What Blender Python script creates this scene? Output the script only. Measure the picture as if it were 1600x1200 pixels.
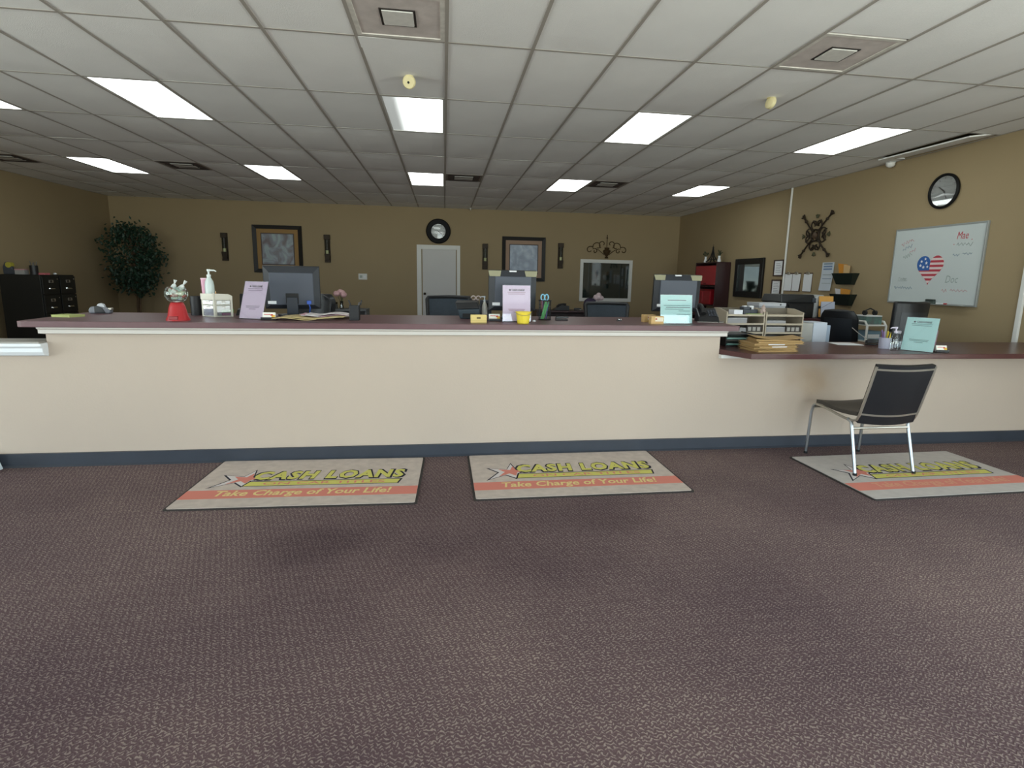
import bpy, math, random
from mathutils import Vector, Matrix

random.seed(7)
for o in list(bpy.data.objects):
    bpy.data.objects.remove(o)
scene = bpy.context.scene
C = scene.collection

# ------------------------------------------------------------------ camera
cam_data = bpy.data.cameras.new('camera')
cam_data.sensor_width = 36.0
cam_data.sensor_fit = 'HORIZONTAL'
cam_data.lens = 18.8487
cam_data.shift_x = -0.00666
cam_data.shift_y = -0.01503
cam_data.clip_start = 0.05
cam = bpy.data.objects.new('camera', cam_data)
C.objects.link(cam)
yaw, pitch, roll = 0.1403, -0.1668, 0.0191
fw = Vector((math.sin(yaw) * math.cos(pitch), math.cos(yaw) * math.cos(pitch), math.sin(pitch)))
rt = Vector((math.cos(yaw), -math.sin(yaw), 0))
up = rt.cross(fw)
r2 = math.cos(roll) * rt + math.sin(roll) * up
u2 = -math.sin(roll) * rt + math.cos(roll) * up
cam.matrix_world = Matrix(((r2.x, u2.x, -fw.x, 0), (r2.y, u2.y, -fw.y, 0), (r2.z, u2.z, -fw.z, 1.40), (0, 0, 0, 1)))
scene.camera = cam

# ------------------------------------------------------------------ world, daylight, exposure
SKY = 8.0            # brightness of the overcast sky outside the shop front
LAMP = 5.6           # brightness of the ceiling light diffusers
world = bpy.data.worlds.new('world')
scene.world = world
world.use_nodes = True
wn = world.node_tree.nodes
wl = world.node_tree.links
wtc = wn.new('ShaderNodeTexCoord')
wsep = wn.new('ShaderNodeSeparateXYZ')
wrp = wn.new('ShaderNodeValToRGB')          # overcast sky above the horizon, pale sunlit concrete below it
wrp.color_ramp.elements[0].position = 0.495
wrp.color_ramp.elements[0].color = (1.30, 1.26, 1.20, 1)
wrp.color_ramp.elements[1].position = 0.505
wrp.color_ramp.elements[1].color = (0.82, 0.86, 0.95, 1)
wmr = wn.new('ShaderNodeMapRange')
wmr.inputs['From Min'].default_value = -1
wl.new(wtc.outputs['Generated'], wsep.inputs[0])
wl.new(wsep.outputs['Z'], wmr.inputs['Value'])
wl.new(wmr.outputs[0], wrp.inputs[0])
wl.new(wrp.outputs[0], wn['Background'].inputs[0])
wn['Background'].inputs[1].default_value = SKY
vs = scene.view_settings
vs.view_transform = 'Standard'
vs.look = 'None'
vs.exposure = 0.0
vs.gamma = 1.0
vs.use_curve_mapping = False

# room dimensions in metres (camera stands at x=0, y=0; +y goes into the shop)
XL, XR, YF, YB, CZ = -7.26, 5.92, -3.4, 13.285, 3.0114
GX, GY, TX, TY = 0.0266, 4.0988, 0.6096, 1.2192      # ceiling grid origin and spacing

# shop-front openings behind the camera: the sky lights the room through them
OPENINGS = [(-6.9, -4.55), (-0.6, 0.9), (1.0, 3.2), (3.3, 5.8)]
OZ0, OZ1 = 0.15, 2.85
FILL_SIDE_L = (-3.0, 3.8)     # unseen window opening added in the left wall to brighten the right wall
FILL_SIDE_R = (-3.0, 2.0)    # unseen opening added in the right wall to brighten the counter's right end
for a, b, side in [(a, b, 0) for a, b in OPENINGS] + [(FILL_SIDE_L[0], FILL_SIDE_L[1], 1), (FILL_SIDE_R[0], FILL_SIDE_R[1], 2)]:  # portals for the shop-front windows and the two added side openings
    ld = bpy.data.lights.new('window_portal', 'AREA')
    ld.shape = 'RECTANGLE'
    ld.size = b - a
    ld.size_y = OZ1 - OZ0
    ld.cycles.is_portal = True
    lo = bpy.data.objects.new('window_portal', ld)
    C.objects.link(lo)
    lo.location = ((XL - .14 if side == 1 else XR + .14), (a + b) / 2, (OZ0 + OZ1) / 2) if side else ((a + b) / 2, YF - 0.12, (OZ0 + OZ1) / 2)
    lo.rotation_euler = (math.radians(90), 0, (0, math.radians(-90), math.radians(90))[side])      # the portal faces into the room

# ------------------------------------------------------------------ materials
def lin(c):
    if isinstance(c, str):
        c = tuple(int(c[i:i + 2], 16) / 255 for i in (0, 2, 4))
    return tuple(v / 12.92 if v <= 0.04045 else ((v + 0.055) / 1.055) ** 2.4 for v in c)

MATS = {}
def M(name, col, rough=0.6, metal=0.0, spec=0.5, noise=None, bump=None, coat=0.0, emit=None, col2=None):
    """procedural principled material. noise=(scale, amount) varies the colour, bump=(scale, strength)."""
    if name in MATS:
        return MATS[name]
    m = bpy.data.materials.new(name)
    m.use_nodes = True
    nt = m.node_tree
    b = nt.nodes['Principled BSDF']
    c = lin(col)
    b.inputs['Base Color'].default_value = (*c, 1)
    b.inputs['Roughness'].default_value = rough
    b.inputs['Metallic'].default_value = metal
    b.inputs['Specular IOR Level'].default_value = spec
    b.inputs['Coat Weight'].default_value = coat
    if emit:
        b.inputs['Emission Color'].default_value = (*lin(emit[0]), 1)
        b.inputs['Emission Strength'].default_value = emit[1]
    tc = nt.nodes.new('ShaderNodeTexCoord')
    if noise or col2:
        sc, am = noise or (8, 0.3)
        n = nt.nodes.new('ShaderNodeTexNoise')
        n.inputs['Scale'].default_value = sc
        n.inputs['Detail'].default_value = 4
        nt.links.new(tc.outputs['Object'], n.inputs['Vector'])
        mx = nt.nodes.new('ShaderNodeMix')
        mx.data_type = 'RGBA'
        if col2:
            d = lin(col2)
            mx.inputs['A'].default_value = (*c, 1)
            mx.inputs['B'].default_value = (*d, 1)
            rp = nt.nodes.new('ShaderNodeValToRGB')
            rp.color_ramp.elements[0].position = 0.5 - am
            rp.color_ramp.elements[1].position = 0.5 + am
            nt.links.new(n.outputs['Fac'], rp.inputs[0])
            nt.links.new(rp.outputs[0], mx.inputs['Factor'])
        else:
            mx.inputs['A'].default_value = (*[v * (1 - am) for v in c], 1)
            mx.inputs['B'].default_value = (*[min(1, v * (1 + am)) for v in c], 1)
            nt.links.new(n.outputs['Fac'], mx.inputs['Factor'])
        nt.links.new(mx.outputs['Result'], b.inputs['Base Color'])
    if bump:
        n2 = nt.nodes.new('ShaderNodeTexNoise')
        n2.inputs['Scale'].default_value = bump[0]
        n2.inputs['Detail'].default_value = 3
        nt.links.new(tc.outputs['Object'], n2.inputs['Vector'])
        bp = nt.nodes.new('ShaderNodeBump')
        bp.inputs['Strength'].default_value = bump[1]
        bp.inputs['Distance'].default_value = 0.004
        nt.links.new(n2.outputs['Fac'], bp.inputs['Height'])
        nt.links.new(bp.outputs['Normal'], b.inputs['Normal'])
    MATS[name] = m
    return m

def glass(name, tint='ffffff', gloss=0.08, rough=0.03):
    """thin clear sheet: mostly see-through with a reflective share set by the viewing angle"""
    if name in MATS:
        return MATS[name]
    m = bpy.data.materials.new(name)
    m.use_nodes = True
    nt = m.node_tree
    nt.nodes.clear()
    out = nt.nodes.new('ShaderNodeOutputMaterial')
    tr = nt.nodes.new('ShaderNodeBsdfTransparent')
    tr.inputs[0].default_value = (*lin(tint), 1)
    gl = nt.nodes.new('ShaderNodeBsdfGlossy')
    gl.inputs['Roughness'].default_value = rough
    lw = nt.nodes.new('ShaderNodeLayerWeight')
    lw.inputs['Blend'].default_value = 0.3
    mul = nt.nodes.new('ShaderNodeMath')
    mul.operation = 'MULTIPLY_ADD'
    mul.inputs[1].default_value = 0.6
    mul.inputs[2].default_value = gloss
    nt.links.new(lw.outputs['Fresnel'], mul.inputs[0])
    mx = nt.nodes.new('ShaderNodeMixShader')
    nt.links.new(mul.outputs[0], mx.inputs[0])
    nt.links.new(tr.outputs[0], mx.inputs[1])
    nt.links.new(gl.outputs[0], mx.inputs[2])
    nt.links.new(mx.outputs[0], out.inputs[0])
    MATS[name] = m
    return m

def carpet_material():
    m = bpy.data.materials.new('carpet')
    m.use_nodes = True
    nt = m.node_tree
    L = nt.links.new
    b = nt.nodes['Principled BSDF']
    b.inputs['Roughness'].default_value = 0.95
    b.inputs['Specular IOR Level'].default_value = 0.15
    tc = nt.nodes.new('ShaderNodeTexCoord')
    sep = nt.nodes.new('ShaderNodeSeparateXYZ')
    L(tc.outputs['Object'], sep.inputs[0])
    def mth(op, a, b_=None):
        n = nt.nodes.new('ShaderNodeMath')
        n.operation = op
        for i, v in enumerate((a, b_)):
            if v is None:
                continue
            if isinstance(v, (int, float)):
                n.inputs[i].default_value = v
            else:
                L(v, n.inputs[i])
        return n.outputs[0]
    # woven zigzag: short diagonal dashes that change direction from one narrow column to the next
    P = 0.0125
    nw = nt.nodes.new('ShaderNodeTexNoise')
    nw.inputs['Scale'].default_value = 45
    nw.inputs['Detail'].default_value = 1
    L(tc.outputs['Object'], nw.inputs['Vector'])
    nws = nt.nodes.new('ShaderNodeSeparateColor')
    L(nw.outputs['Color'], nws.inputs[0])
    x = mth('ADD', mth('DIVIDE', sep.outputs['X'], P), mth('MULTIPLY', nws.outputs[0], 2.2))
    y = mth('ADD', mth('DIVIDE', sep.outputs['Y'], P), mth('MULTIPLY', nws.outputs[1], 1.6))
    tri = mth('PINGPONG', x, 1.0)
    w = mth('ADD', y, mth('MULTIPLY', tri, 0.9))
    dash = mth('SINE', mth('MULTIPLY', w, 2 * math.pi * 0.85))
    seg = mth('SINE', mth('MULTIPLY', mth('ADD', x, mth('MULTIPLY', mth('FLOOR', w), 0.37)), math.pi * 1.0))
    n1 = nt.nodes.new('ShaderNodeTexNoise')
    n1.inputs['Scale'].default_value = 120
    n1.inputs['Detail'].default_value = 1
    L(tc.outputs['Object'], n1.inputs['Vector'])
    v = mth('ADD', mth('MULTIPLY', dash, 0.5), mth('MULTIPLY', seg, 0.25))
    v = mth('ADD', v, mth('MULTIPLY', mth('SUBTRACT', n1.outputs['Fac'], 0.5), 2.2))
    rp = nt.nodes.new('ShaderNodeValToRGB')
    rp.color_ramp.elements[0].position = 0.12
    rp.color_ramp.elements[0].color = (*lin('5f4e51'), 1)
    rp.color_ramp.elements[1].position = 0.62
    rp.color_ramp.elements[1].color = (*lin('8f827c'), 1)
    L(v, rp.inputs[0])
    # soft worn and soiled patches
    n2 = nt.nodes.new('ShaderNodeTexNoise')
    n2.inputs['Scale'].default_value = 0.8
    n2.inputs['Detail'].default_value = 5
    L(tc.outputs['Object'], n2.inputs['Vector'])
    rp2 = nt.nodes.new('ShaderNodeValToRGB')
    rp2.color_ramp.elements[0].position = 0.3
    rp2.color_ramp.elements[0].color = (0.70, 0.67, 0.71, 1)
    rp2.color_ramp.elements[1].position = 0.62
    rp2.color_ramp.elements[1].color = (1.08, 1.07, 1.03, 1)
    L(n2.outputs['Fac'], rp2.inputs[0])
    mx = nt.nodes.new('ShaderNodeMix')
    mx.data_type = 'RGBA'
    mx.blend_type = 'MULTIPLY'
    mx.inputs['Factor'].default_value = 1
    L(rp.outputs[0], mx.inputs['A'])
    L(rp2.outputs[0], mx.inputs['B'])
    col = mx.outputs['Result']
    # old spill stains and the trodden path before the counter
    for sx, sy, rx, ry, k in ((-.72, 2.75, .28, .2, .8), (1.02, 2.85, .3, .16, .82), (.25, 3.0, 1.7, .75, .86), (-.1, 2.35, .8, .4, .9), (2.2, 2.9, .5, .3, .9)):
        vm = nt.nodes.new('ShaderNodeVectorMath')
        vm.operation = 'SUBTRACT'
        vm.inputs[1].default_value = (sx, sy, 0)
        L(tc.outputs['Object'], vm.inputs[0])
        vd = nt.nodes.new('ShaderNodeVectorMath')
        vd.operation = 'DIVIDE'
        vd.inputs[1].default_value = (rx, ry, 1e6)
        L(vm.outputs[0], vd.inputs[0])
        ln = nt.nodes.new('ShaderNodeVectorMath')
        ln.operation = 'LENGTH'
        L(vd.outputs[0], ln.inputs[0])
        mr = nt.nodes.new('ShaderNodeMapRange')
        mr.interpolation_type = 'SMOOTHSTEP'
        mr.inputs['From Min'].default_value = 1.15
        mr.inputs['From Max'].default_value = .2
        L(mth('ADD', ln.outputs['Value'], mth('MULTIPLY', mth('SUBTRACT', n2.outputs['Fac'], .5), 1.6)), mr.inputs['Value'])
        mm = nt.nodes.new('ShaderNodeMix')
        mm.data_type = 'RGBA'
        mm.blend_type = 'MULTIPLY'
        L(mr.outputs[0], mm.inputs['Factor'])
        L(col, mm.inputs['A'])
        mm.inputs['B'].default_value = (k, k * .98, k, 1)
        col = mm.outputs['Result']
    L(col, b.inputs['Base Color'])
    bp = nt.nodes.new('ShaderNodeBump')
    bp.inputs['Strength'].default_value = 0.35
    bp.inputs['Distance'].default_value = 0.003
    L(v, bp.inputs['Height'])
    L(bp.outputs['Normal'], b.inputs['Normal'])
    return m

# ------------------------------------------------------------------ mesh helpers
class MB:
    """collects simple shapes; build() links them as ONE mesh object"""
    def __init__(self):
        self.v, self.f = [], []
        self.m = Matrix.Identity(4)
    def at(self, loc=(0, 0, 0), rot=(0, 0, 0)):
        self.m = Matrix.Translation(loc) @ (Matrix.Rotation(rot[2], 4, 'Z') @ Matrix.Rotation(rot[1], 4, 'Y') @ Matrix.Rotation(rot[0], 4, 'X'))
        return self
    def add(self, vs, fs):
        n = len(self.v)
        self.v += [tuple(self.m @ Vector(p)) for p in vs]
        self.f += [tuple(i + n for i in f) for f in fs]
        return self
    def box(self, x0, x1, y0, y1, z0, z1):
        return self.add([(x, y, z) for z in (z0, z1) for y in (y0, y1) for x in (x0, x1)],
                        [(0, 2, 3, 1), (4, 5, 7, 6), (0, 1, 5, 4), (2, 6, 7, 3), (0, 4, 6, 2), (1, 3, 7, 5)])
    def hexa(self, bot, top):
        """box from four bottom and four top corners, both anticlockwise from above"""
        return self.add(list(bot) + list(top), [(3, 2, 1, 0), (4, 5, 6, 7), (0, 1, 5, 4), (1, 2, 6, 5), (2, 3, 7, 6), (3, 0, 4, 7)])
    def prism(self, pts, d0, d1, axis='z'):
        """extrude a 2-D outline: z -> (x,y), y -> (x,z), x -> (y,z)"""
        def P(p, d):
            return {'z': (p[0], p[1], d), 'y': (p[0], d, p[1]), 'x': (d, p[0], p[1])}[axis]
        n = len(pts)
        return self.add([P(p, d0) for p in pts] + [P(p, d1) for p in pts],
                        [tuple(range(n))[::-1], tuple(range(n, 2 * n))] + [(i, (i + 1) % n, n + (i + 1) % n, n + i) for i in range(n)])
    def lathe(self, prof, seg=16, axis='z', a0=0.0):
        """revolve [(r, h), ...]; closed with caps where r > 0 at the ends"""
        vs, fs = [], []
        for r, h in prof:
            for k in range(seg):
                a = a0 + 2 * math.pi * k / seg
                c, s = r * math.cos(a), r * math.sin(a)
                vs.append({'z': (c, s, h), 'y': (c, h, s), 'x': (h, c, s)}[axis])
        for j in range(len(prof) - 1):
            for k in range(seg):
                k2 = (k + 1) % seg
                fs.append((j * seg + k, j * seg + k2, (j + 1) * seg + k2, (j + 1) * seg + k))
        fs.append(tuple(range(seg))[::-1])
        fs.append(tuple(range((len(prof) - 1) * seg, len(prof) * seg)))
        return self.add(vs, fs)
    def cyl(self, r, h0, h1, seg=14, axis='z'):
        return self.lathe([(r, h0), (r, h1)], seg, axis)
    def tube(self, pts, r, seg=8, closed=False):
        """round bar along a polyline; r may be a list"""
        pts = [Vector(p) for p in pts]
        n = len(pts)
        rs = r if isinstance(r, (list, tuple)) else [r] * n
        vs, fs = [], []
        prev = None
        for i, p in enumerate(pts):
            if closed:
                t = (pts[(i + 1) % n] - pts[i - 1])
            else:
                t = pts[min(i + 1, n - 1)] - pts[max(i - 1, 0)]
            t = t.normalized() if t.length > 1e-9 else Vector((0, 0, 1))
            if prev is None:
                a = Vector((0, 0, 1)) if abs(t.z) < 0.9 else Vector((1, 0, 0))
                nrm = t.cross(a).normalized()
            else:
                nrm = (prev - t * prev.dot(t))
                nrm = nrm.normalized() if nrm.length > 1e-6 else t.orthogonal().normalized()
            prev = nrm
            bn = t.cross(nrm)
            for k in range(seg):
                a = 2 * math.pi * k / seg
                vs.append(tuple(p + rs[i] * (math.cos(a) * nrm + math.sin(a) * bn)))
        m = n if closed else n - 1
        for i in range(m):
            j = (i + 1) % n
            for k in range(seg):
                k2 = (k + 1) % seg
                fs.append((i * seg + k, i * seg + k2, j * seg + k2, j * seg + k))
        if not closed:
            fs.append(tuple(range(seg))[::-1])
            fs.append(tuple(range((n - 1) * seg, n * seg)))
        return self.add(vs, fs)
    def ball(self, c, r, seg=10, rings=6, sc=(1, 1, 1)):
        vs, fs = [], []
        for j in range(rings + 1):
            t = math.pi * j / rings
            for k in range(seg):
                a = 2 * math.pi * k / seg
                vs.append((c[0] + sc[0] * r * math.sin(t) * math.cos(a), c[1] + sc[1] * r * math.sin(t) * math.sin(a), c[2] + sc[2] * r * math.cos(t)))
        for j in range(rings):
            for k in range(seg):
                k2 = (k + 1) % seg
                fs.append((j * seg + k, (j + 1) * seg + k, (j + 1) * seg + k2, j * seg + k2))
        return self.add(vs, fs)
    def sheet(self, fn, nu, nv, th):
        """thickened surface; fn(u, v) -> point for u, v in 0..1"""
        top = [Vector(fn(i / nu, j / nv)) for j in range(nv + 1) for i in range(nu + 1)]
        n = len(top)
        w = nu + 1
        bot = []
        for j in range(nv + 1):
            for i in range(w):
                a = top[j * w + min(i + 1, nu)] - top[j * w + max(i - 1, 0)]
                b = top[min(j + 1, nv) * w + i] - top[max(j - 1, 0) * w + i]
                nn = a.cross(b)
                nn = nn.normalized() if nn.length > 1e-9 else Vector((0, 0, 1))
                bot.append(top[j * w + i] - nn * th)
        fs = []
        for j in range(nv):
            for i in range(nu):
                a, b, c, d = j * w + i, j * w + i + 1, (j + 1) * w + i + 1, (j + 1) * w + i
                fs += [(a, b, c, d), (n + d, n + c, n + b, n + a)]
        for i in range(nu):
            a, b = i, i + 1
            fs.append((b, a, n + a, n + b))
            a, b = nv * w + i, nv * w + i + 1
            fs.append((a, b, n + b, n + a))
        for j in range(nv):
            a, b = j * w, (j + 1) * w
            fs.append((a, b, n + b, n + a))
            a, b = j * w + nu, (j + 1) * w + nu
            fs.append((b, a, n + a, n + b))
        return self.add([tuple(p) for p in top + bot], fs)
    def build(self, name, mat, parent=None, smooth=False, bevel=0.0, label=None, kind=None, segs=2):
        me = bpy.data.meshes.new(name)
        me.from_pydata(self.v, [], self.f)
        me.materials.append(mat)
        me.validate()
        me.update()
        o = bpy.data.objects.new(name, me)
        C.objects.link(o)
        if parent:
            o.parent = parent
        if smooth:
            me.polygons.foreach_set('use_smooth', [True] * len(me.polygons))
            me.set_sharp_from_angle(angle=math.radians(42))
        if bevel:
            bv = o.modifiers.new('bevel', 'BEVEL')
            bv.width = bevel
            bv.segments = segs
            bv.limit_method = 'ANGLE'
            bv.angle_limit = math.radians(40)
        if label:
            o['label'] = label
        if kind:
            o['kind'] = kind
        return o

def thing(name, label, cat, loc=(0, 0, 0), rotz=0.0, group=None):
    o = bpy.data.objects.new(name, None)
    o.empty_display_size = 0.05
    C.objects.link(o)
    o.location = loc
    o.rotation_euler = (0, 0, rotz)
    return tag(o, label, cat, group)

def tag(o, label, cat, group=None):
    o['label'] = label
    o['category'] = cat
    if group:
        o['group'] = group
    return o

def structure(o, label=None):
    o['kind'] = 'structure'
    if label:
        o['label'] = label
    return o

def children(o):
    return [c for c in bpy.data.objects if c.parent == o]

def copy_tree(o, parent=None):
    c = o.copy()
    C.objects.link(c)
    c.parent = parent
    for ch in children(o):
        copy_tree(ch, c)
    return c

def lettering(s, mat, parent, org, u, v, width=None, height=0.05, offset=0.0, shear=0.0, th=0.0006, name='lettering', align='c', space=1.0):
    """flat print: text s mapped to the plane org + a*u + b*v, scaled to width x height"""
    cu = bpy.data.curves.new('t', 'FONT')
    cu.body = s
    cu.size = 1.0
    cu.offset = offset
    cu.shear = shear
    cu.space_character = space
    cu.resolution_u = 2
    ob = bpy.data.objects.new('t', cu)
    C.objects.link(ob)
    dg = bpy.context.evaluated_depsgraph_get()
    me = bpy.data.meshes.new_from_object(ob.evaluated_get(dg))
    bpy.data.objects.remove(ob)
    xs = [p.co.x for p in me.vertices]
    ys = [p.co.y for p in me.vertices]
    x0, x1, y0, y1 = min(xs), max(xs), min(ys), max(ys)
    sy = height / (y1 - y0)
    sx = width / (x1 - x0) if width else sy
    u, v, org = Vector(u).normalized(), Vector(v).normalized(), Vector(org)
    n = u.cross(v)
    ax = {'c': (x0 + x1) / 2, 'l': x0}[align]
    for p in me.vertices:
        a, b = (p.co.x - ax) * sx, (p.co.y - (y0 + y1) / 2) * sy
        p.co = org + u * a + v * b + n * th
    me.materials.clear()
    me.materials.append(mat)
    o = bpy.data.objects.new(name, me)
    C.objects.link(o)
    o.parent = parent
    return o

# ------------------------------------------------------------------ the room
m_floor = carpet_material()
m_back = M('wall_paint_tan', '9b8969', 0.75, noise=(1.5, 0.05), bump=(60, 0.25))
m_beige = M('wall_paint_beige', 'c0b1a2', 0.7, noise=(0.9, 0.05), bump=(70, 0.2))
m_white = M('white_trim_paint', 'dcdcd8', 0.45)
m_tile = M('ceiling_tile', 'f0f0ee', 0.95, spec=0.1, noise=(2.2, 0.06), bump=(180, 0.5))
m_tee = M('ceiling_tee', 'a59f97', 0.6)
m_plenum = M('ceiling_slab', '55524e', 0.9)
m_base = M('rubber_base', '363c46', 0.45, noise=(7, 0.18))
m_alu = M('bronze_aluminium', '4a4642', 0.4, metal=0.6)

structure(MB().box(XL - .1, XR + .1, YF - .1, YB + .1, -0.1, 0).build('floor', m_floor), 'brown woven carpet floor with worn patches')
structure(MB().box(XL - .1, XR + .1, YB, YB + .12, 0, CZ + .2).build('wall_back', m_back), 'tan painted back wall behind the counter')
wr = structure(MB().box(XL - .12, XL, FILL_SIDE_L[1], YB, 0, CZ + .2).box(XL - .12, XL, YF, FILL_SIDE_L[0], 0, CZ + .2).box(XL - .12, XL, FILL_SIDE_L[0], FILL_SIDE_L[1], 0, OZ0).box(XL - .12, XL, FILL_SIDE_L[0], FILL_SIDE_L[1], OZ1, CZ + .2).build('wall_left', m_back), 'tan painted left side wall')
wr2 = structure(MB().box(XR, XR + .12, FILL_SIDE_R[1], YB, 0, CZ + .2).box(XR, XR + .12, YF, FILL_SIDE_R[0], 0, CZ + .2).box(XR, XR + .12, FILL_SIDE_R[0], FILL_SIDE_R[1], 0, OZ0).box(XR, XR + .12, FILL_SIDE_R[0], FILL_SIDE_R[1], OZ1, CZ + .2).build('wall_right', m_back), 'tan painted right side wall')
# shop front behind the camera
f = MB()
f.box(XL, XR, YF - .1, YF, OZ1, CZ + .2).box(XL, XR, YF - .1, YF, 0, OZ0)
xs = [XL] + [v for ab in OPENINGS for v in ab] + [XR]
for k in range(0, len(xs), 2):
    f.box(xs[k], xs[k + 1], YF - .1, YF, OZ0, OZ1)
wf = structure(f.build('wall_front', m_beige), 'shop front wall with large windows')
for a, b in OPENINGS:
    fr = MB()
    for x in (a, b - .04):
        fr.box(x, x + .04, YF - .08, YF - .02, OZ0, OZ1)
    fr.box(a + .04, b - .04, YF - .08, YF - .02, OZ0, OZ0 + .05).box(a + .04, b - .04, YF - .08, YF - .02, OZ1 - .05, OZ1)
    fr.build('window_frame', m_alu, wf)
    MB().box(a + .04, b - .04, YF - .055, YF - .049, OZ0 + .05, OZ1 - .05).build('window_pane', glass('shop_glass', 'f4faf8', 0.03), wf)

MB().box(XL - .056, XL - .05, FILL_SIDE_L[0], FILL_SIDE_L[1], OZ0, OZ1).build('window_pane', glass('shop_glass', 'f4faf8', 0.03), wr)  # pane and frame of the added left opening, out of view
sf = MB().box(XL - .08, XL - .03, FILL_SIDE_L[0], FILL_SIDE_L[1], OZ0, OZ0 + .05).box(XL - .08, XL - .03, FILL_SIDE_L[0], FILL_SIDE_L[1], OZ1 - .05, OZ1)
for y in (FILL_SIDE_L[0], -1.3, .4, 2.1, FILL_SIDE_L[1] - .05):
    sf.box(XL - .08, XL - .03, y, y + .05, OZ0 + .05, OZ1 - .05)
sf.build('window_frame', m_alu, wr)
MB().box(XR + .05, XR + .056, FILL_SIDE_R[0], FILL_SIDE_R[1], OZ0, OZ1).build('window_pane', glass('shop_glass'), wr2)  # glazing and frame for the added right opening, also unseen
sf = MB().box(XR + .03, XR + .08, FILL_SIDE_R[0], FILL_SIDE_R[1], OZ0, OZ0 + .05).box(XR + .03, XR + .08, FILL_SIDE_R[0], FILL_SIDE_R[1], OZ1 - .05, OZ1)
for y in (FILL_SIDE_R[0], -1.0, .5, FILL_SIDE_R[1] - .05):
    sf.box(XR + .03, XR + .08, y, y + .05, OZ0 + .05, OZ1 - .05)
sf.build('window_frame', m_alu, wr2)

# ---- suspended ceiling: slab, tees and one object for each tile
ceil = structure(MB().box(XL - .1, XR + .1, YF - .1, YB + .1, CZ + .14, CZ + .2).build('ceiling', m_plenum), 'suspended ceiling of grey white tiles in a dull metal grid')
LIGHTS = [(-5, 1), (-8, 1), (-1, 1), (3, 1), (7, 1), (-9, 4), (-5, 4), (-1, 4), (3, 4), (7, 4)]
VENTS = [(-7, 4, 0), (0, 4, 0), (4, 4, 0), (-11, 4, 0), (-1, -1, 1), (4, -1, 1)]    # third: 0 near half, 1 far half of the cell
vent_cells = {(a, b): h for a, b, h in VENTS}
def tile_mesh(sag, w, d, name):
    nu, nv = 4, 5
    vs, fs = [], []
    for j in range(nv + 1):
        for i in range(nu + 1):
            s, t = i / nu, j / nv
            z = -sag * (4 * s * (1 - s)) ** 0.8 * (4 * t * (1 - t)) ** 0.6
            vs.append(((s - .5) * w, (t - .5) * d, z))
    for j in range(nv):
        for i in range(nu):
            a = j * (nu + 1) + i
            fs.append((a, a + nu + 1, a + nu + 2, a + 1))
    n = len(vs)
    vs += [(-w / 2, -d / 2, .014), (w / 2, -d / 2, .014), (w / 2, d / 2, .014), (-w / 2, d / 2, .014)]
    fs.append((n, n + 1, n + 2, n + 3))
    fs += [tuple(range(nu + 1)) + (n + 1, n)] + [tuple(range(nv * (nu + 1) + nu, nv * (nu + 1) - 1, -1)) + (n + 3, n + 2)]
    fs.append(tuple(j * (nu + 1) for j in range(nv, -1, -1)) + (n, n + 3))
    fs.append(tuple(j * (nu + 1) + nu for j in range(nv + 1)) + (n + 2, n + 1))
    me = bpy.data.meshes.new(name)
    me.from_pydata(vs, [], fs)
    me.materials.append(m_tile)
    for p in me.polygons:
        p.use_smooth = False
    me.update()
    return me
W0, D0 = TX - .012, TY - .012
tiles = {s: tile_mesh(s, W0, D0, 'ceiling_tile') for s in (0.002, 0.008, 0.016)}
half = tile_mesh(0.003, W0, TY / 2 - .012, 'ceiling_tile_half')
cache = {}
ROW0 = -2
for j in range(ROW0, 8):
    for i in range(-12, 10):
        if (i, j) in LIGHTS:
            continue
        xa, xb = max(GX + i * TX, XL), min(GX + (i + 1) * TX, XR)
        ya, yb = GY + j * TY, min(GY + (j + 1) * TY, YB)
        full = xb - xa > TX - .001 and yb - ya > TY - .001
        if (i, j) in vent_cells:
            me = half
            if vent_cells[(i, j)] == 1:
                yb = (ya + yb) / 2
            else:
                ya = (ya + yb) / 2
        elif full:
            me = tiles[random.choice((0.002, 0.002, 0.008) if j < 2 else (0.002, 0.008, 0.016, 0.016))]
        else:
            key = (round(xb - xa, 3), round(yb - ya, 3))
            if key not in cache:
                cache[key] = tile_mesh(0.002, xb - xa - .012, yb - ya - .012, 'ceiling_tile_cut')
            me = cache[key]
        o = bpy.data.objects.new('ceiling_tile', me)
        C.objects.link(o)
        o.parent = ceil
        o.location = ((xa + xb) / 2, (ya + yb) / 2, CZ + .002)
        o.rotation_euler = (random.gauss(0, .0025), random.gauss(0, .004), 0)
        if (i, j) == (9, 1):      # slipped tile by the right wall: it hangs askew and leaves a dark gap
            o.location.z -= .012
            o.location.x += .012
            o.rotation_euler = (0.006, -0.15, 0.012)
MB().box(XL, XR, YF, GY + ROW0 * TY - .02, CZ + .002, CZ + .016).build('ceiling_tile_field', m_tile, ceil)
for i in range(-11, 10):
    x = GX + i * TX
    MB().box(x - .012, x + .012, YF, YB, CZ - .003, CZ + .001).box(x - .003, x + .003, YF, YB, CZ + .001, CZ + .03).build('main_tee', m_tee, ceil)
for j in range(-6, 8):
    y = GY + j * TY
    MB().box(XL, XR, y - .010, y + .010, CZ - .0015, CZ + .001).build('cross_tee', m_tee, ceil)
MB().box(XL, XL + .02, YF, YB, CZ - .004, CZ).box(XR - .02, XR, YF, YB, CZ - .004, CZ).box(XL, XR, YB - .02, YB, CZ - .004, CZ).build('wall_angle', m_tee, ceil)

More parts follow.
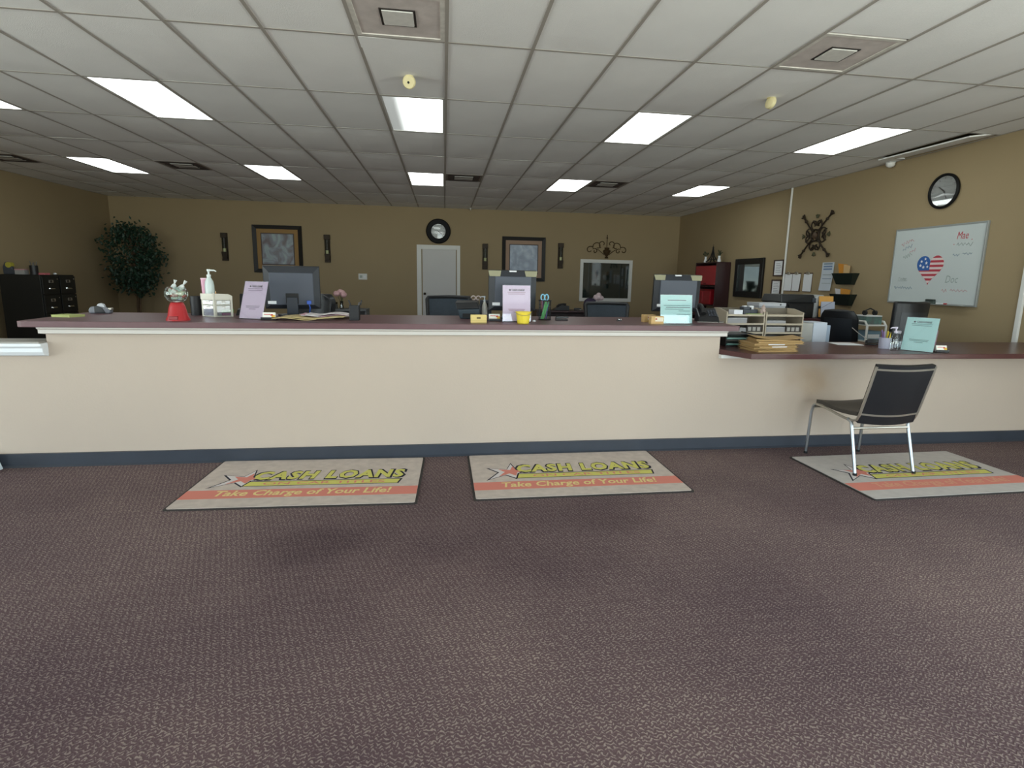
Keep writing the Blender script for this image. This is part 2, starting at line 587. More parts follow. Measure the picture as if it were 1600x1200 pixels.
# ---- ceiling light panels
def lamp_material(name, dim=False):
    m = bpy.data.materials.new(name)
    m.use_nodes = True
    nt = m.node_tree
    b = nt.nodes['Principled BSDF']
    b.inputs['Base Color'].default_value = (.8, .82, .84, 1)
    b.inputs['Roughness'].default_value = 0.4
    b.inputs['Emission Color'].default_value = (0.93, 1.0, 0.97, 1)
    b.inputs['Emission Strength'].default_value = LAMP
    if dim:      # one of the two tubes has failed: that side of the diffuser gives almost no light
        tc = nt.nodes.new('ShaderNodeTexCoord')
        sp = nt.nodes.new('ShaderNodeSeparateXYZ')
        mr = nt.nodes.new('ShaderNodeMapRange')
        mr.interpolation_type = 'SMOOTHSTEP'
        mr.inputs['From Min'].default_value = -.20
        mr.inputs['From Max'].default_value = .04
        mr.inputs['To Min'].default_value = 0.26
        mr.inputs['To Max'].default_value = LAMP
        nt.links.new(tc.outputs['Object'], sp.inputs[0])
        nt.links.new(sp.outputs['X'], mr.inputs['Value'])
        nt.links.new(mr.outputs[0], b.inputs['Emission Strength'])
    return m
m_lamp = lamp_material('lamp_diffuser')
m_lampdim = lamp_material('lamp_diffuser_half_out', True)
LAMP_LABEL = {(-5, 1): 'large bright ceiling light panel at upper left, nearer row', (-8, 1): 'ceiling light panel cut off by the left edge of the photo',
    (-1, 1): 'ceiling light panel with its left half dark', (3, 1): 'bright ceiling light panel between half dark panel and stained square vent',
    (7, 1): 'bright ceiling light panel above the whiteboard wall clock, nearest the right wall', (-9, 4): 'small ceiling light panel of the far row, nearest the left wall',
    (-5, 4): 'far row ceiling light panel above the left framed picture', (-1, 4): 'far row ceiling light panel above the white door and round clock',
    (3, 4): 'far row ceiling light panel right of the middle small vent', (7, 4): 'far row ceiling light panel nearest the right wall'}
fr_me = df_me = None
for (i, j) in LIGHTS:
    t = thing('ceiling_light', LAMP_LABEL[(i, j)], 'ceiling light', (GX + (i + .5) * TX, GY + (j + .5) * TY, CZ), 0, 'recessed ceiling light panels')
    hw, hd = TX / 2 - .013, TY / 2 - .011
    if fr_me is None:
        a = MB().box(-hw, -hw + .02, -hd, hd, 0, .09).box(hw - .02, hw, -hd, hd, 0, .09).box(-hw + .02, hw - .02, -hd, -hd + .02, 0, .09).box(-hw + .02, hw - .02, hd - .02, hd, 0, .09).box(-hw + .02, hw - .02, -hd + .02, hd - .02, .08, .09)
        o1 = a.build('frame', m_white, t)
        o2 = MB().box(-hw + .02, hw - .02, -hd + .02, hd - .02, .004, .012).build('diffuser', m_lamp, t)
        fr_me, df_me = o1.data, o2.data
    else:
        for nm, me in (('frame', fr_me), ('diffuser', df_me)):
            o = bpy.data.objects.new(nm, me)
            C.objects.link(o)
            o.parent = t
            if nm == 'diffuser' and (i, j) == (-1, 1):
                o.data = me.copy()
                o.data.materials[0] = m_lampdim

# ---- counter: low partition wall, trims, worktops
structure(MB().box(-2.75, 2.26, 4.14, 4.26, 0, 1.008).build('wall_counter', m_beige), 'beige painted partition wall carrying the high service counter')
m_scuff_shade = m_beige.copy()          # same paint with a brown scuff and some chair shadow tinted in
nt = m_scuff_shade.node_tree
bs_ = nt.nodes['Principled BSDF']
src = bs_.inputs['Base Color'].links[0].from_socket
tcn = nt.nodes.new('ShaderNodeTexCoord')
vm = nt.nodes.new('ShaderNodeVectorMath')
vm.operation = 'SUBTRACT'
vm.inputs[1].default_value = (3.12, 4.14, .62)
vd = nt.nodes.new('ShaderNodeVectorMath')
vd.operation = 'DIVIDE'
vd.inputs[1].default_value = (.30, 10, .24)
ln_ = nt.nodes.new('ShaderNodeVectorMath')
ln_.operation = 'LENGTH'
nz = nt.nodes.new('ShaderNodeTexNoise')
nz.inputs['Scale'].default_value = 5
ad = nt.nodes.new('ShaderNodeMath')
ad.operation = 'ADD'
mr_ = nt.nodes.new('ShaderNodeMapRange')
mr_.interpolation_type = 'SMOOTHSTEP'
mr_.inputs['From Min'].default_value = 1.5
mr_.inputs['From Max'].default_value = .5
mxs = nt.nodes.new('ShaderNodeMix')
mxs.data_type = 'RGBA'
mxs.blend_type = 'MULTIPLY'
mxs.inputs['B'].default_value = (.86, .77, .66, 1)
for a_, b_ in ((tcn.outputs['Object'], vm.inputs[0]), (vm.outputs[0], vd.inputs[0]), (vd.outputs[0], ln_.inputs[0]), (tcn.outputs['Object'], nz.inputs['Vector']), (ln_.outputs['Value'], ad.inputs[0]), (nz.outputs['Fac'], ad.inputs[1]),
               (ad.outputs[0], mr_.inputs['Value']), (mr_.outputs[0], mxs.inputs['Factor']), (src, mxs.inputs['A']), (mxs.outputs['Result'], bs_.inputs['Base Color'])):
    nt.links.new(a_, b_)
structure(MB().box(2.26, XR, 4.14, 4.26, 0, .81).build('wall_counter_right', m_scuff_shade), 'beige painted partition wall under the lower counter')
structure(MB().box(XL, -2.75, 4.14, 4.26, 0, .81).build('wall_counter_left', m_beige), 'beige low partition wall at the far left with a white cap')
structure(MB().box(-2.75, -2.65, 4.26, 4.9, 0, 1.01).build('wall_counter_end_left', m_beige), 'end panel under the left end of the high counter')
structure(MB().box(2.16, 2.26, 4.26, 4.9, 0, 1.01).build('wall_counter_end_right', m_beige), 'end panel under the right end of the high counter')
structure(MB().box(XL, XR, 4.118, 4.14, .012, .095).prism([(4.10, 0), (4.14, 0), (4.14, .012), (4.118, .012)], XL, XR, 'x').build('baseboard_counter', m_base), 'dark slate rubber baseboard along the counter wall')
structure(MB().prism([(4.14, .955), (4.085, .965), (4.085, .99), (4.07, 1.0), (4.07, 1.01), (4.14, 1.01)], -2.76, 2.29, 'x').build('trim_1', M('trim_offwhite', 'cfcac3', .5)), 'white moulding under the high counter edge')
structure(MB().prism([(4.14, .775), (4.095, .782), (4.095, .81), (4.14, .81)], 2.26, XR, 'x').build('trim_2', m_white), 'white moulding under the lower counter')
tr = MB()
tr.prism([(4.14, .80), (4.10, .81), (4.085, .835), (4.085, .862), (4.07, .875), (4.07, .895), (4.30, .895), (4.30, .81), (4.26, .81), (4.14, .81)], XL, -2.745, 'x')
structure(tr.build('trim_3', M('cap_white', 'e9eef2', .4), bevel=.004), 'white moulded cap of the low partition at far left')
structure(MB().box(XL, -2.76, 4.08, 4.29, .895, .907).build('trim_4', M('cap_grey', '9b9890', .5)), 'grey cap board on the low partition')

m_lam = M('countertop_laminate', '684a4e', 0.36, spec=.4, noise=(9, .15))
m_lam2 = M('countertop_laminate_red', '502e2e', 0.28, spec=.5, noise=(9, .12))
def rounded(pts, r=.03, n=4):
    out = []
    N = len(pts)
    for i in range(N):
        p, a, b = Vector(pts[i]), Vector(pts[i - 1]), Vector(pts[(i + 1) % N])
        d1, d2 = (a - p).normalized(), (b - p).normalized()
        rr = min(r, (a - p).length * .45, (b - p).length * .45)
        for k in range(n + 1):
            t = k / n
            q = (p + d1 * rr) * (1 - t) ** 2 + p * 2 * t * (1 - t) + (p + d2 * rr) * t ** 2
            out.append((q.x, q.y))
    return out
ct = MB().prism(rounded([(-2.87, 4.05), (2.385, 4.05), (2.385, 4.97), (-2.96, 4.97)], .035), 1.01, 1.052).build('countertop', m_lam, bevel=.004)
tag(ct, 'long high service counter top of brown wood laminate', 'counter')
ct2 = MB().prism([(2.265, 4.14), (2.375, 3.85), (XR, 3.85), (XR, 4.69), (2.265, 4.69)], .81, .852).build('countertop', m_lam2, bevel=.004)
tag(ct2, 'lower dark red counter top at right behind the black chair', 'counter')

# ---- door, interior window and conduits
d = structure(MB().box(-.636, -.53, YB - .02, YB, 0, 2.147).box(.317, .394, YB - .02, YB, 0, 2.147).box(-.53, .317, YB - .02, YB, 2.045, 2.147).build('door_1', m_white, bevel=.004), 'white door with white casing in the back wall')
MB().box(-.50, .29, YB - .012, YB - .002, .005, 2.03).box(-.505, .295, YB - .004, YB, .0, 2.045).build('door_leaf', M('door_paint', 'c9c8c6', .5, noise=(3, .03)), d, bevel=.003)
MB().at((-.455, YB - .012, .99)).lathe([(.03, 0), (.03, -.008), (.012, -.012), (.012, -.04), (.028, -.05), (.03, -.065), (.02, -.075)], 14, 'y').build('door_knob', M('dark_bronze', '2a211b', .35, metal=.8), d, smooth=True)
wi = structure(MB().box(3.372, 3.45, YB - .03, YB, .86, 1.90).box(4.64, 4.722, YB - .03, YB, .86, 1.90).box(3.45, 4.64, YB - .03, YB, 1.815, 1.90).box(3.45, 4.64, YB - .03, YB, .86, .945).build('window_1', m_white, bevel=.004), 'white framed interior window with dark reflecting glass in the back wall')
MB().box(3.45, 4.64, YB - .012, YB - .004, .945, 1.815).build('window_pane', M('dark_glass', '232b28', .04, spec=.9), wi)
structure(MB().at((XR - .018, 8.81, 0)).cyl(.017, 0, CZ - .004).build('trim_5', m_white, smooth=True), 'slim white conduit running down the right wall beside framed papers')
structure(MB().box(XR - .03, XR, 4.79, 4.835, .0, CZ - .004).build('trim_6', m_white, bevel=.004), 'white corner strip on the right wall at the photo edge')
structure(MB().box(XL, -.64, YB - .015, YB, 0, .1).box(.4, XR, YB - .015, YB, 0, .1).build('baseboard_back', m_base))
structure(MB().box(XR - .015, XR, 4.84, YB - .02, 0, .1).build('baseboard_right', m_base))
structure(MB().box(XL, XL + .015, 4.3, YB - .02, 0, .1).build('baseboard_left', m_base))

# ------------------------------------------------------------------ shared object materials
m_black = M('black_plastic', '17181b', 0.4)
m_blackm = M('black_matte', '121315', 0.7)
m_charcoal = M('charcoal_plastic', '3a3f48', 0.5)
m_chrome = M('chrome', 'd6d9da', 0.18, metal=1.0)
m_satin = M('satin_metal', 'b9b4a9', 0.35, metal=0.8)
m_paper = M('white_paper', 'e4e6e8', 0.8)
m_ink = M('grey_ink', '6b6570', 0.9)
m_yellow = M('yellow_plastic', 'e8cf3a', 0.45)
m_red = M('red_plastic', 'b3282c', 0.35)
m_iron = M('bronze_iron', '33281c', 0.55, metal=0.4, noise=(20, .3))
m_glass = glass('clear_glass', 'f2f7f4', 0.05)
m_acryl = glass('acrylic', 'f6f8fa', 0.04)
m_wood = M('dark_cherry_wood', '331a1c', 0.4, noise=(12, .25))
m_fabric = M('black_mesh_fabric', '1d2126', 0.85, noise=(60, .3))
m_leather = M('black_leather', '15171b', 0.42, bump=(40, .2))
m_seat = M('black_vinyl', '181a1f', 0.4, bump=(50, .15))
PI = math.pi
R = math.radians

def mix(a, b, t):
    return a + (b - a) * t

# ------------------------------------------------------------------ ceiling fittings
m_vent = M('stained_vent_plate', 'c9c0bb', 0.75, noise=(9, .3), bump=(30, .3))
m_ventd = M('vent_dark_slot', '2c2522', 0.8)
m_ventc = M('vent_cover', 'd8d6d0', 0.6, noise=(25, .15))
VL = {(-7, 4): 'small brown ceiling vent beyond the left light panels', (0, 4): 'small brown ceiling vent beside the light panel above the door',
      (4, 4): 'small brown ceiling vent right of a far light panel, toward the right wall', (-11, 4): 'small brown ceiling vent at the left photo edge',
      (-1, -1): 'stained square ceiling vent at the top edge, with dirty surround', (4, -1): 'stained square ceiling vent at upper right, tilted in view'}
for a, b, hf in VENTS:
    far = b == 4
    cy = GY + (b + (.25 if hf == 0 else .75)) * TY
    t = thing('ceiling_vent', VL[(a, b)], 'vent', (GX + (a + .5) * TX, cy, CZ), 0, 'square ceiling vents')
    hw, hd = TX / 2 - .012, TY / 4 - .012
    pm = M('rusty_vent_plate', '5a4840', .8, noise=(14, .4)) if far else m_vent
    MB().box(-hw, hw, -hd, hd, .004, .016).build('plate', pm, t)
    fr = MB()
    for s in (-1, 1):
        fr.box(s * hw - (.03 if s > 0 else 0), s * hw + (.03 if s < 0 else 0), -hd, hd, -.002, .004)
        fr.box(-hw + .03, hw - .03, s * hd - (.03 if s > 0 else 0), s * hd + (.03 if s < 0 else 0), -.002, .004)
    fr.build('rim', M('vent_rim_far', '7d746c', .7) if far else M('vent_rim', 'd0ccc4', .6, noise=(15, .35)), t)
    c = .16 if far else .105
    sl = MB()
    for s in (-1, 1):
        sl.box(s * c - .006, s * c + .006, -c - .006, c + .006, -.001, .004)
        sl.box(-c + .006, c - .006, s * c - .006, s * c + .006, -.001, .004)
    sl.build('slot', m_ventd, t)
    MB().prism([(-c + .01, -c + .01), (c - .01, -c + .01), (c - .01, c - .01), (-c + .01, c - .01)], -.006, .003).build('deflector', m_ventc, t, bevel=.002)
    if far:
        for k in range(4):
            MB().at((0, -.24 + k * .16, -.004)).box(-hw + .05, hw - .05, -.012, .012, -.004, .002).build('slat', m_ventd, t)

m_cream = M('cream_plastic', 'd9cda0', 0.5)
def sensor(name, label, loc, rot):
    t = thing(name, label, 'sensor', loc)
    t.scale = (.75, .75, .75)
    MB().cyl(.045, -.012, 0, 18).build('mount', m_cream, t, smooth=True)
    MB().tube([(0, 0, -.012), (0, 0, -.05)], .018, 8).build('swivel', m_cream, t, smooth=True)
    h = MB().at((0, 0, -.06), rot)
    h.lathe([(.045, .03), (.068, .015), (.07, -.02), (.06, -.032)], 22, 'y')
    hd = h.build('head', m_cream, t, smooth=True)
    MB().at((0, 0, -.06), rot).lathe([(.013, -.031), (.013, -.034)], 12, 'y').build('lens', m_blackm, hd)
sensor('ceiling_sensor', 'round cream ceiling sensor above the half dark light panel', (-.272, 4.80, CZ + .002), (R(28), 0, R(-18)))
sensor('ceiling_sensor', 'small cream ceiling sensor turned sideways beside the right stained vent', (2.856, 4.70, CZ + .002), (R(10), 0, R(100)))
t = thing('security_camera', 'small white camera at the top of the right wall', 'camera', (XR, 6.70, CZ - .005))
MB().box(-.11, -.02, -.04, .04, -.01, .0).build('mount', m_white, t, bevel=.004)
MB().at((-.065, 0, -.012)).lathe([(.052, 0), (.055, -.02), (.04, -.045), (.015, -.058)], 16).build('dome', m_white, t, smooth=True)
t = thing('sprinkler_head', 'tiny pale fitting on the ceiling edge above the back wall', 'fitting', (.63, 13.1, CZ - .003))
MB().cyl(.03, -.012, 0, 12).build('flange', m_white, t)
MB().lathe([(.016, -.012), (.016, -.04), (.03, -.045), (.03, -.05)], 12).build('nozzle', m_satin, t, smooth=True)

# ------------------------------------------------------------------ back wall
def picture(label, x0, x1, z0, z1, matcol, art, fw_=.085):
    w, h = (x1 - x0) / 2, (z1 - z0) / 2
    t = thing('framed_picture', label, 'picture', ((x0 + x1) / 2, YB, (z0 + z1) / 2), 0, 'framed pictures on the back wall')
    for k in range(4):
        b = MB().at((0, 0, 0), (0, k * PI / 2, 0))
        L = (w, h)[k % 2]
        H = (h, w)[k % 2]
        # profile mitred at both ends: outer edge high, sloping down to the picture
        outer, inner = L, L - fw_
        b.hexa([(-outer, 0, H), (-inner, 0, H - fw_), (inner, 0, H - fw_), (outer, 0, H)],
               [(-outer, -.045, H), (-inner, -.022, H - fw_), (inner, -.022, H - fw_), (outer, -.045, H)])
        b.build('frame_side', M('dark_frame', '14100d', .5, spec=.4), t)
    MB().box(-w + fw_ - .005, w - fw_ + .005, -.012, -.003, -h + fw_ - .005, h - fw_ + .005).build('mat_board', matcol, t)
    q = .175
    MB().box(-w + q, w - q, -.02, -.012, -h + q, h - q).build('fillet', M('fillet_brown', '3a2a28', .5), t)
    MB().box(-w + q + .02, w - q - .02, -.023, -.02, -h + q + .02, h - q - .02).build('print', art, t)
def art_mat(name, c1, c2, c3, seed):
    m = bpy.data.materials.new(name)
    m.use_nodes = True
    nt = m.node_tree
    b = nt.nodes['Principled BSDF']
    b.inputs['Roughness'].default_value = 0.35
    tc = nt.nodes.new('ShaderNodeTexCoord')
    mp = nt.nodes.new('ShaderNodeMapping')
    mp.inputs['Location'].default_value = (seed, seed * 2, seed)
    mp.inputs['Scale'].default_value = (3.2, 1, 2.4)
    n = nt.nodes.new('ShaderNodeTexVoronoi')
    n.inputs['Scale'].default_value = 2.0
    n2 = nt.nodes.new('ShaderNodeTexNoise')
    n2.inputs['Scale'].default_value = 1.6
    n2.inputs['Detail'].default_value = 6
    n2.inputs['Distortion'].default_value = 1.2
    rp = nt.nodes.new('ShaderNodeValToRGB')
    e = rp.color_ramp.elements
    e[0].position, e[0].color = .34, (*lin(c1), 1)
    e[1].position, e[1].color = .66, (*lin(c2), 1)
    x = e.new(.5)
    x.color = (*lin(c3), 1)
    mx = nt.nodes.new('ShaderNodeMix')
    mx.data_type = 'RGBA'
    mx.blend_type = 'MULTIPLY'
    mx.inputs['Factor'].default_value = .12
    nt.links.new(tc.outputs['Object'], mp.inputs[0])
    nt.links.new(mp.outputs[0], n.inputs['Vector'])
    nt.links.new(mp.outputs[0], n2.inputs['Vector'])
    nt.links.new(n2.outputs['Fac'], rp.inputs[0])
    nt.links.new(rp.outputs[0], mx.inputs['A'])
    nt.links.new(n.outputs['Distance'], mx.inputs['B'])
    nt.links.new(mx.outputs['Result'], b.inputs['Base Color'])
    return m
picture('dark framed abstract print with tan mat, left of the white door', -4.315, -3.24, 1.422, 2.49, M('mat_tan', '9a7a4c', .8), art_mat('abstract_print', '5c4f52', '8fa0a4', '74757f', 3.1))
picture('dark framed pale blue abstract print with pinkish mat, right of the white door', 1.41, 2.475, 1.332, 2.395, M('mat_pink', 'a58a76', .8), art_mat('abstract_print_blue', '8592a6', 'b4c0cc', '98a6bb', 7.7))

def sconce(label, x, z0, z1):
    h = z1 - z0
    t = thing('candle_sconce', label, 'sconce', (x, YB, z0), 0, 'candle sconces on the back wall')
    MB().box(-.065, .065, -.015, 0, 0, h).build('back_plate', m_iron, t, bevel=.004)
    MB().box(-.065, .065, -.075, -.015, h - .11, h).build('top_cap', m_iron, t, bevel=.005)
    MB().hexa([(-.05, -.07, .05), (.05, -.07, .05), (.05, -.015, .05), (-.05, -.015, .05)], [(-.062, -.085, .2), (.062, -.085, .2), (.062, -.015, .2), (-.062, -.015, .2)]).box(-.06, .06, -.06, -.015, 0, .05).build('holder', m_iron, t, bevel=.004)
    MB().at((0, -.05, .2)).cyl(.034, 0, .075, 14).build('candle', M('candle_wax', 'd9d6a8', .5), t, smooth=True)
    g = MB().at((0, -.05, 0))
    g.lathe([(.045, .205), (.047, h - .11)], 14)
    g.build('glass_tube', glass('sconce_glass', 'e6eae4', 0.0, 0.25), t, smooth=True)
sconce('dark candle sconce left of the left framed print', -4.92, 1.67, 2.288)
sconce('dark candle sconce right of the left framed print, above the wall plate', -2.68, 1.68, 2.311)
sconce('dark candle sconce between the white door and the right framed print', .995, 1.595, 2.208)
sconce('dark candle sconce between the right framed print and the interior window', 2.86, 1.66, 2.273)

def clock(name, label, loc, rotz, r, ri, hour, minute, rimh=.045):
    t = thing(name, label, 'clock', loc, rotz)
    MB().lathe([(r - .012, 0), (r, -.012), (r, -rimh * .7), (r - .02, -rimh), (ri + .012, -rimh * .8), (ri, -rimh * .5), (ri, -.01)], 48, 'y').build('rim', M('clock_rim', '0a0a0b', .6, spec=.25), t, smooth=True)
    dl = MB().lathe([(ri + .004, -.012), (ri + .004, -.016)], 40, 'y').build('dial', M('clock_dial', 'c6cbca', .6), t)
    for k in range(12):
        a = k * PI / 6
        b = MB().at((0, -.0165, 0), (0, a, 0))
        b.box(-.004, .004, -.001, 0, ri * .8, ri * .94)
        b.build('hour_mark', m_ink, dl)
    for nm, ang, ln, wd in (('hour_hand', hour, .58, .009), ('minute_hand', minute, .8, .006)):
        b = MB().at((0, -.019 if nm == 'hour_hand' else -.022, 0), (0, R(ang), 0))
        b.add([(-wd, 0, -.02), (wd, 0, -.02), (wd * .5, 0, ri * ln), (-wd * .5, 0, ri * ln), (-wd, -.002, -.02), (wd, -.002, -.02), (wd * .5, -.002, ri * ln), (-wd * .5, -.002, ri * ln)],
              [(0, 1, 2, 3), (7, 6, 5, 4), (0, 4, 5, 1), (1, 5, 6, 2), (2, 6, 7, 3), (3, 7, 4, 0)])
        b.build(nm, m_blackm, t)
    MB().lathe([(ri, -.026), (ri * .6, -.029), (.002, -.031)], 32, 'y').build('glass', glass('clock_glass', 'ffffff', 0.04), t, smooth=True)
clock('wall_clock', 'round clock with wide black rim above the white door', (-.122, YB, 2.468), 0, .289, .17, 128, 92, .06)
clock('wall_clock', 'round white faced clock above the whiteboard', (XR, 5.895, 2.518), R(-90), .203, .172, -52, 152)

def spiral(cx, cz, r0, r1, a0, a1, n=22, y=-.02):
    out = []
    for k in range(n + 1):
        s = k / n
        a, r = mix(a0, a1, s), mix(r0, r1, s)
        out.append((cx + r * math.cos(a), y, cz + r * math.sin(a)))
    return out
m_gold = M('aged_bronze_scroll', '54422a', .5, metal=.5)
t = thing('scroll_wall_decor', 'bronze scrollwork wall ornament above the interior window', 'wall decor', (4.03, YB, 2.10))
MB().lathe([(.02, -.17), (.05, -.16), (.02, -.12), (.035, -.10), (.085, -.02), (.095, .02), (.05, .05), (.065, .09), (.03, .10)], 14).at((0, 0, 0)).build('urn', m_gold, t, smooth=True).location = (0, -.04, 0)
b = MB()
b.tube([(0, -.03, .10), (0, -.03, .30)], .008, 6).ball((0, -.03, .33), .022, 8, 6).ball((0, -.03, .38), .012, 8, 6, (1, 1, 2))
b.build('finial', m_gold, t, smooth=True)
for s in (-1, 1):
    for nm, pts in (('scroll', spiral(s * .43, .03, .10, .03, PI / 2 + s * PI * .5 - s * .6, PI / 2 + s * PI * .5 - s * .6 - s * 5.2)), ('scroll', spiral(s * .24, .12, .12, .035, PI / 2 - s * 1.9, PI / 2 - s * 1.9 + s * 5.4)),
                    ('scroll', spiral(s * .11, .18, .10, .03, -PI / 2 + s * .4, -PI / 2 + s * .4 + s * 5.0)), ('scroll', spiral(s * .30, .01, .06, .02, PI / 2, PI / 2 + s * 5.6, 16))):
        MB().tube(pts, .010, 6).build(nm, m_gold, t, smooth=True)
    MB().tube([(s * .06, -.03, -.08), (s * .12, -.02, -.03), (s * .2, -.02, .03), (s * .3, -.02, .07), (s * .36, -.02, .06)], .008, 6).build('stem', m_gold, t, smooth=True)

t = thing('wall_plate', 'white thermostat plate on the back wall between sconce and door', 'thermostat', (-1.90, YB, 1.37))
MB().box(-.10, .10, -.02, 0, -.07, .07).build('body', m_white, t, bevel=.006)
MB().box(-.07, -.01, -.024, -.02, -.03, .03).build('screen', M('lcd', '9aa39a', .3), t)
MB().box(.02, .07, -.026, -.02, -.02, .02).build('switch', m_paper, t, bevel=.003)

# ------------------------------------------------------------------ right wall (local x runs toward the camera, front is -y)
RW = R(-90)
t = thing('whiteboard', 'whiteboard with marker writing on the right wall', 'whiteboard', (XR, 5.893, 1.185), RW)
BW, BH = .604, .928
MB().box(-BW, BW, -.018, 0, 0, BH).build('panel', M('whiteboard_face', 'c3cbcb', .25), t)
for x0, x1, z0, z1 in ((-BW - .008, -BW + .012, -.008, BH + .008), (BW - .012, BW + .008, -.008, BH + .008), (-BW + .012, BW - .012, -.008, .012), (-BW + .012, BW - .012, BH - .012, BH + .008)):
    MB().box(x0, x1, -.026, 0, z0, z1).build('frame_side', M('aluminium_frame', 'a7acab', .4, metal=.5), t, bevel=.002)
MB().box(-.48, .50, -.075, -.026, -.006, .004).build('pen_tray', M('aluminium_frame', 'a7acab'), t, bevel=.003)
m_mred = M('marker_red', 'b98b8e', .8)
m_mgrey = M('marker_grey', '8f9a97', .8)
m_mblue = M('marker_blue', '7f8fa0', .8)
m_mred2 = M('marker_red_dark', 'b8454f', .8)
def wtxt(s, x, z, h, m, w=None, sh=.2, rot=0.0, off=.0):
    lettering(s, m, t, (x, -.0185, z), (math.cos(rot), 0, math.sin(rot)), (-math.sin(rot), 0, math.cos(rot)), w, h, off, sh, .0012, 'marker_writing')
def scribble(x, z, n, st, h, m, rot=0.0, seed=1):
    rr = random.Random(seed)
    pts = [(0, 0)]
    for k in range(n):
        pts.append((st * (k + rr.uniform(.2, .8)), (h if k % 2 == 0 else -h) * rr.uniform(.3, 1)))
    P = [(x + a * math.cos(rot) - b * math.sin(rot), -.0195, z + a * math.sin(rot) + b * math.cos(rot)) for a, b in pts]
    MB().tube(P, .003, 5).build('marker_writing', m, t)
wtxt('Mae', .33, .80, .085, m_mred2, .14)
scribble(.27, .69, 9, .022, .025, m_mgrey, .04, 2)
wtxt('•', .235, .70, .012, m_mred2); wtxt('•', .445, .745, .012, m_mred2)
scribble(.24, .58, 5, .018, .018, m_mblue, 0, 3); scribble(.36, .59, 7, .018, .018, m_mblue, 0, 4)
wtxt('Doc', .27, .30, .085, m_mgrey, .16)
scribble(.16, .165, 4, .02, .02, m_mred, 0, 5); scribble(.27, .17, 10, .022, .016, m_mred, 0, 6)
wtxt('Today', -.42, .30, .04, m_mgrey, .13, .25)
MB().tube([(-.49, -.0195, .275), (-.35, -.0195, .278)], .002, 5).build('marker_writing', m_mgrey, t)
scribble(-.53, .19, 14, .02, .02, m_mblue, .0, 8)
scribble(-.50, .73, 10, .019, .03, m_mred, .38, 9); scribble(-.47, .66, 7, .022, .026, m_mblue, .5, 10)
scribble(-.45, .57, 8, .017, .03, m_mgrey, .3, 11); scribble(-.36, .63, 5, .02, .02, m_mred, .5, 12)
e = thing('board_eraser', 'dark board eraser on the whiteboard tray', 'eraser', (XR - .047, 5.893 - .06, 1.189), RW)
MB().box(-.055, .055, -.022, .018, 0, .03).build('felt', M('eraser_felt', '4a544f', .9), e)
MB().box(-.055, .055, -.022, .018, .03, .055).build('grip', M('eraser_grip', '2c3531', .6), e, bevel=.006)
e = thing('marker', 'red capped marker on the whiteboard tray', 'marker', (XR - .045, 5.893 - .21, 1.197), RW)
MB().cyl(.008, -.07, .03, 10, 'x').build('barrel', m_paper, e, smooth=True)
MB().cyl(.0085, .03, .065, 10, 'x').build('cap', m_red, e, smooth=True)

# flag-patterned heart magnet
t = thing('heart_magnet', 'stars and stripes heart on the whiteboard', 'decoration', (XR - .019, 5.935, 1.60), RW)
def heart_rows(n):
    """x-intervals of a heart, width about .37 and height .35, row by row"""
    P = []
    for k in range(721):
        a = 2 * PI * k / 720
        P.append((.0113 * 16 * math.sin(a) ** 3, .0113 * 1.08 * (13 * math.cos(a) - 5 * math.cos(2 * a) - 2 * math.cos(3 * a) - math.cos(4 * a)) + .02))
    z0, z1 = min(p[1] for p in P), max(p[1] for p in P)
    out = []
    for r in range(n):
        za, zb = mix(z0, z1, r / n), mix(z0, z1, (r + 1) / n)
        zm = (za + zb) / 2
        xs_ = sorted(mix(P[i][0], P[i + 1][0], (zm - P[i][1]) / (P[i + 1][1] - P[i][1])) for i in range(720) if (P[i][1] - zm) * (P[i + 1][1] - zm) < 0)
        out.append((za, zb, [(xs_[i], xs_[i + 1]) for i in range(0, len(xs_) - 1, 2)]))
    return out, z0, z1
rows, hz0, hz1 = heart_rows(78)
canton_x, canton_z = .0, mix(hz0, hz1, .5)
stripes = {}
canton = MB()
for r, (za, zb, iv) in enumerate(rows):
    k = r // 6
    for a, b_ in iv:
        if za >= canton_z:
            if a < canton_x:
                canton.box(a, min(b_, canton_x), -.006, 0, za, zb)
            a = max(a, canton_x)
        if b_ > a + .001:
            stripes.setdefault(k, MB()).box(a, b_, -.005, 0, za, zb)
for k, mb in stripes.items():
    mb.build('stripe', M('flag_red', 'b03a48', .6) if k % 2 == 0 else M('flag_white', 'd9c6c4', .6), t)
canton.build('canton', M('flag_blue', '2f5fa3', .6), t)
for sx, sz, q in ((-.12, .10, .02), (-.07, .13, .018), (-.13, .05, .022), (-.05, .08, .022), (-.085, .03, .022), (-.03, .035, .018)):
    pts = [(sx + (q if k % 2 == 0 else q * .42) * math.sin(k * PI / 5), sz + (q if k % 2 == 0 else q * .42) * math.cos(k * PI / 5)) for k in range(10)]
    MB().prism(pts, -.0075, -.006, 'y').build('star', m_paper, t)

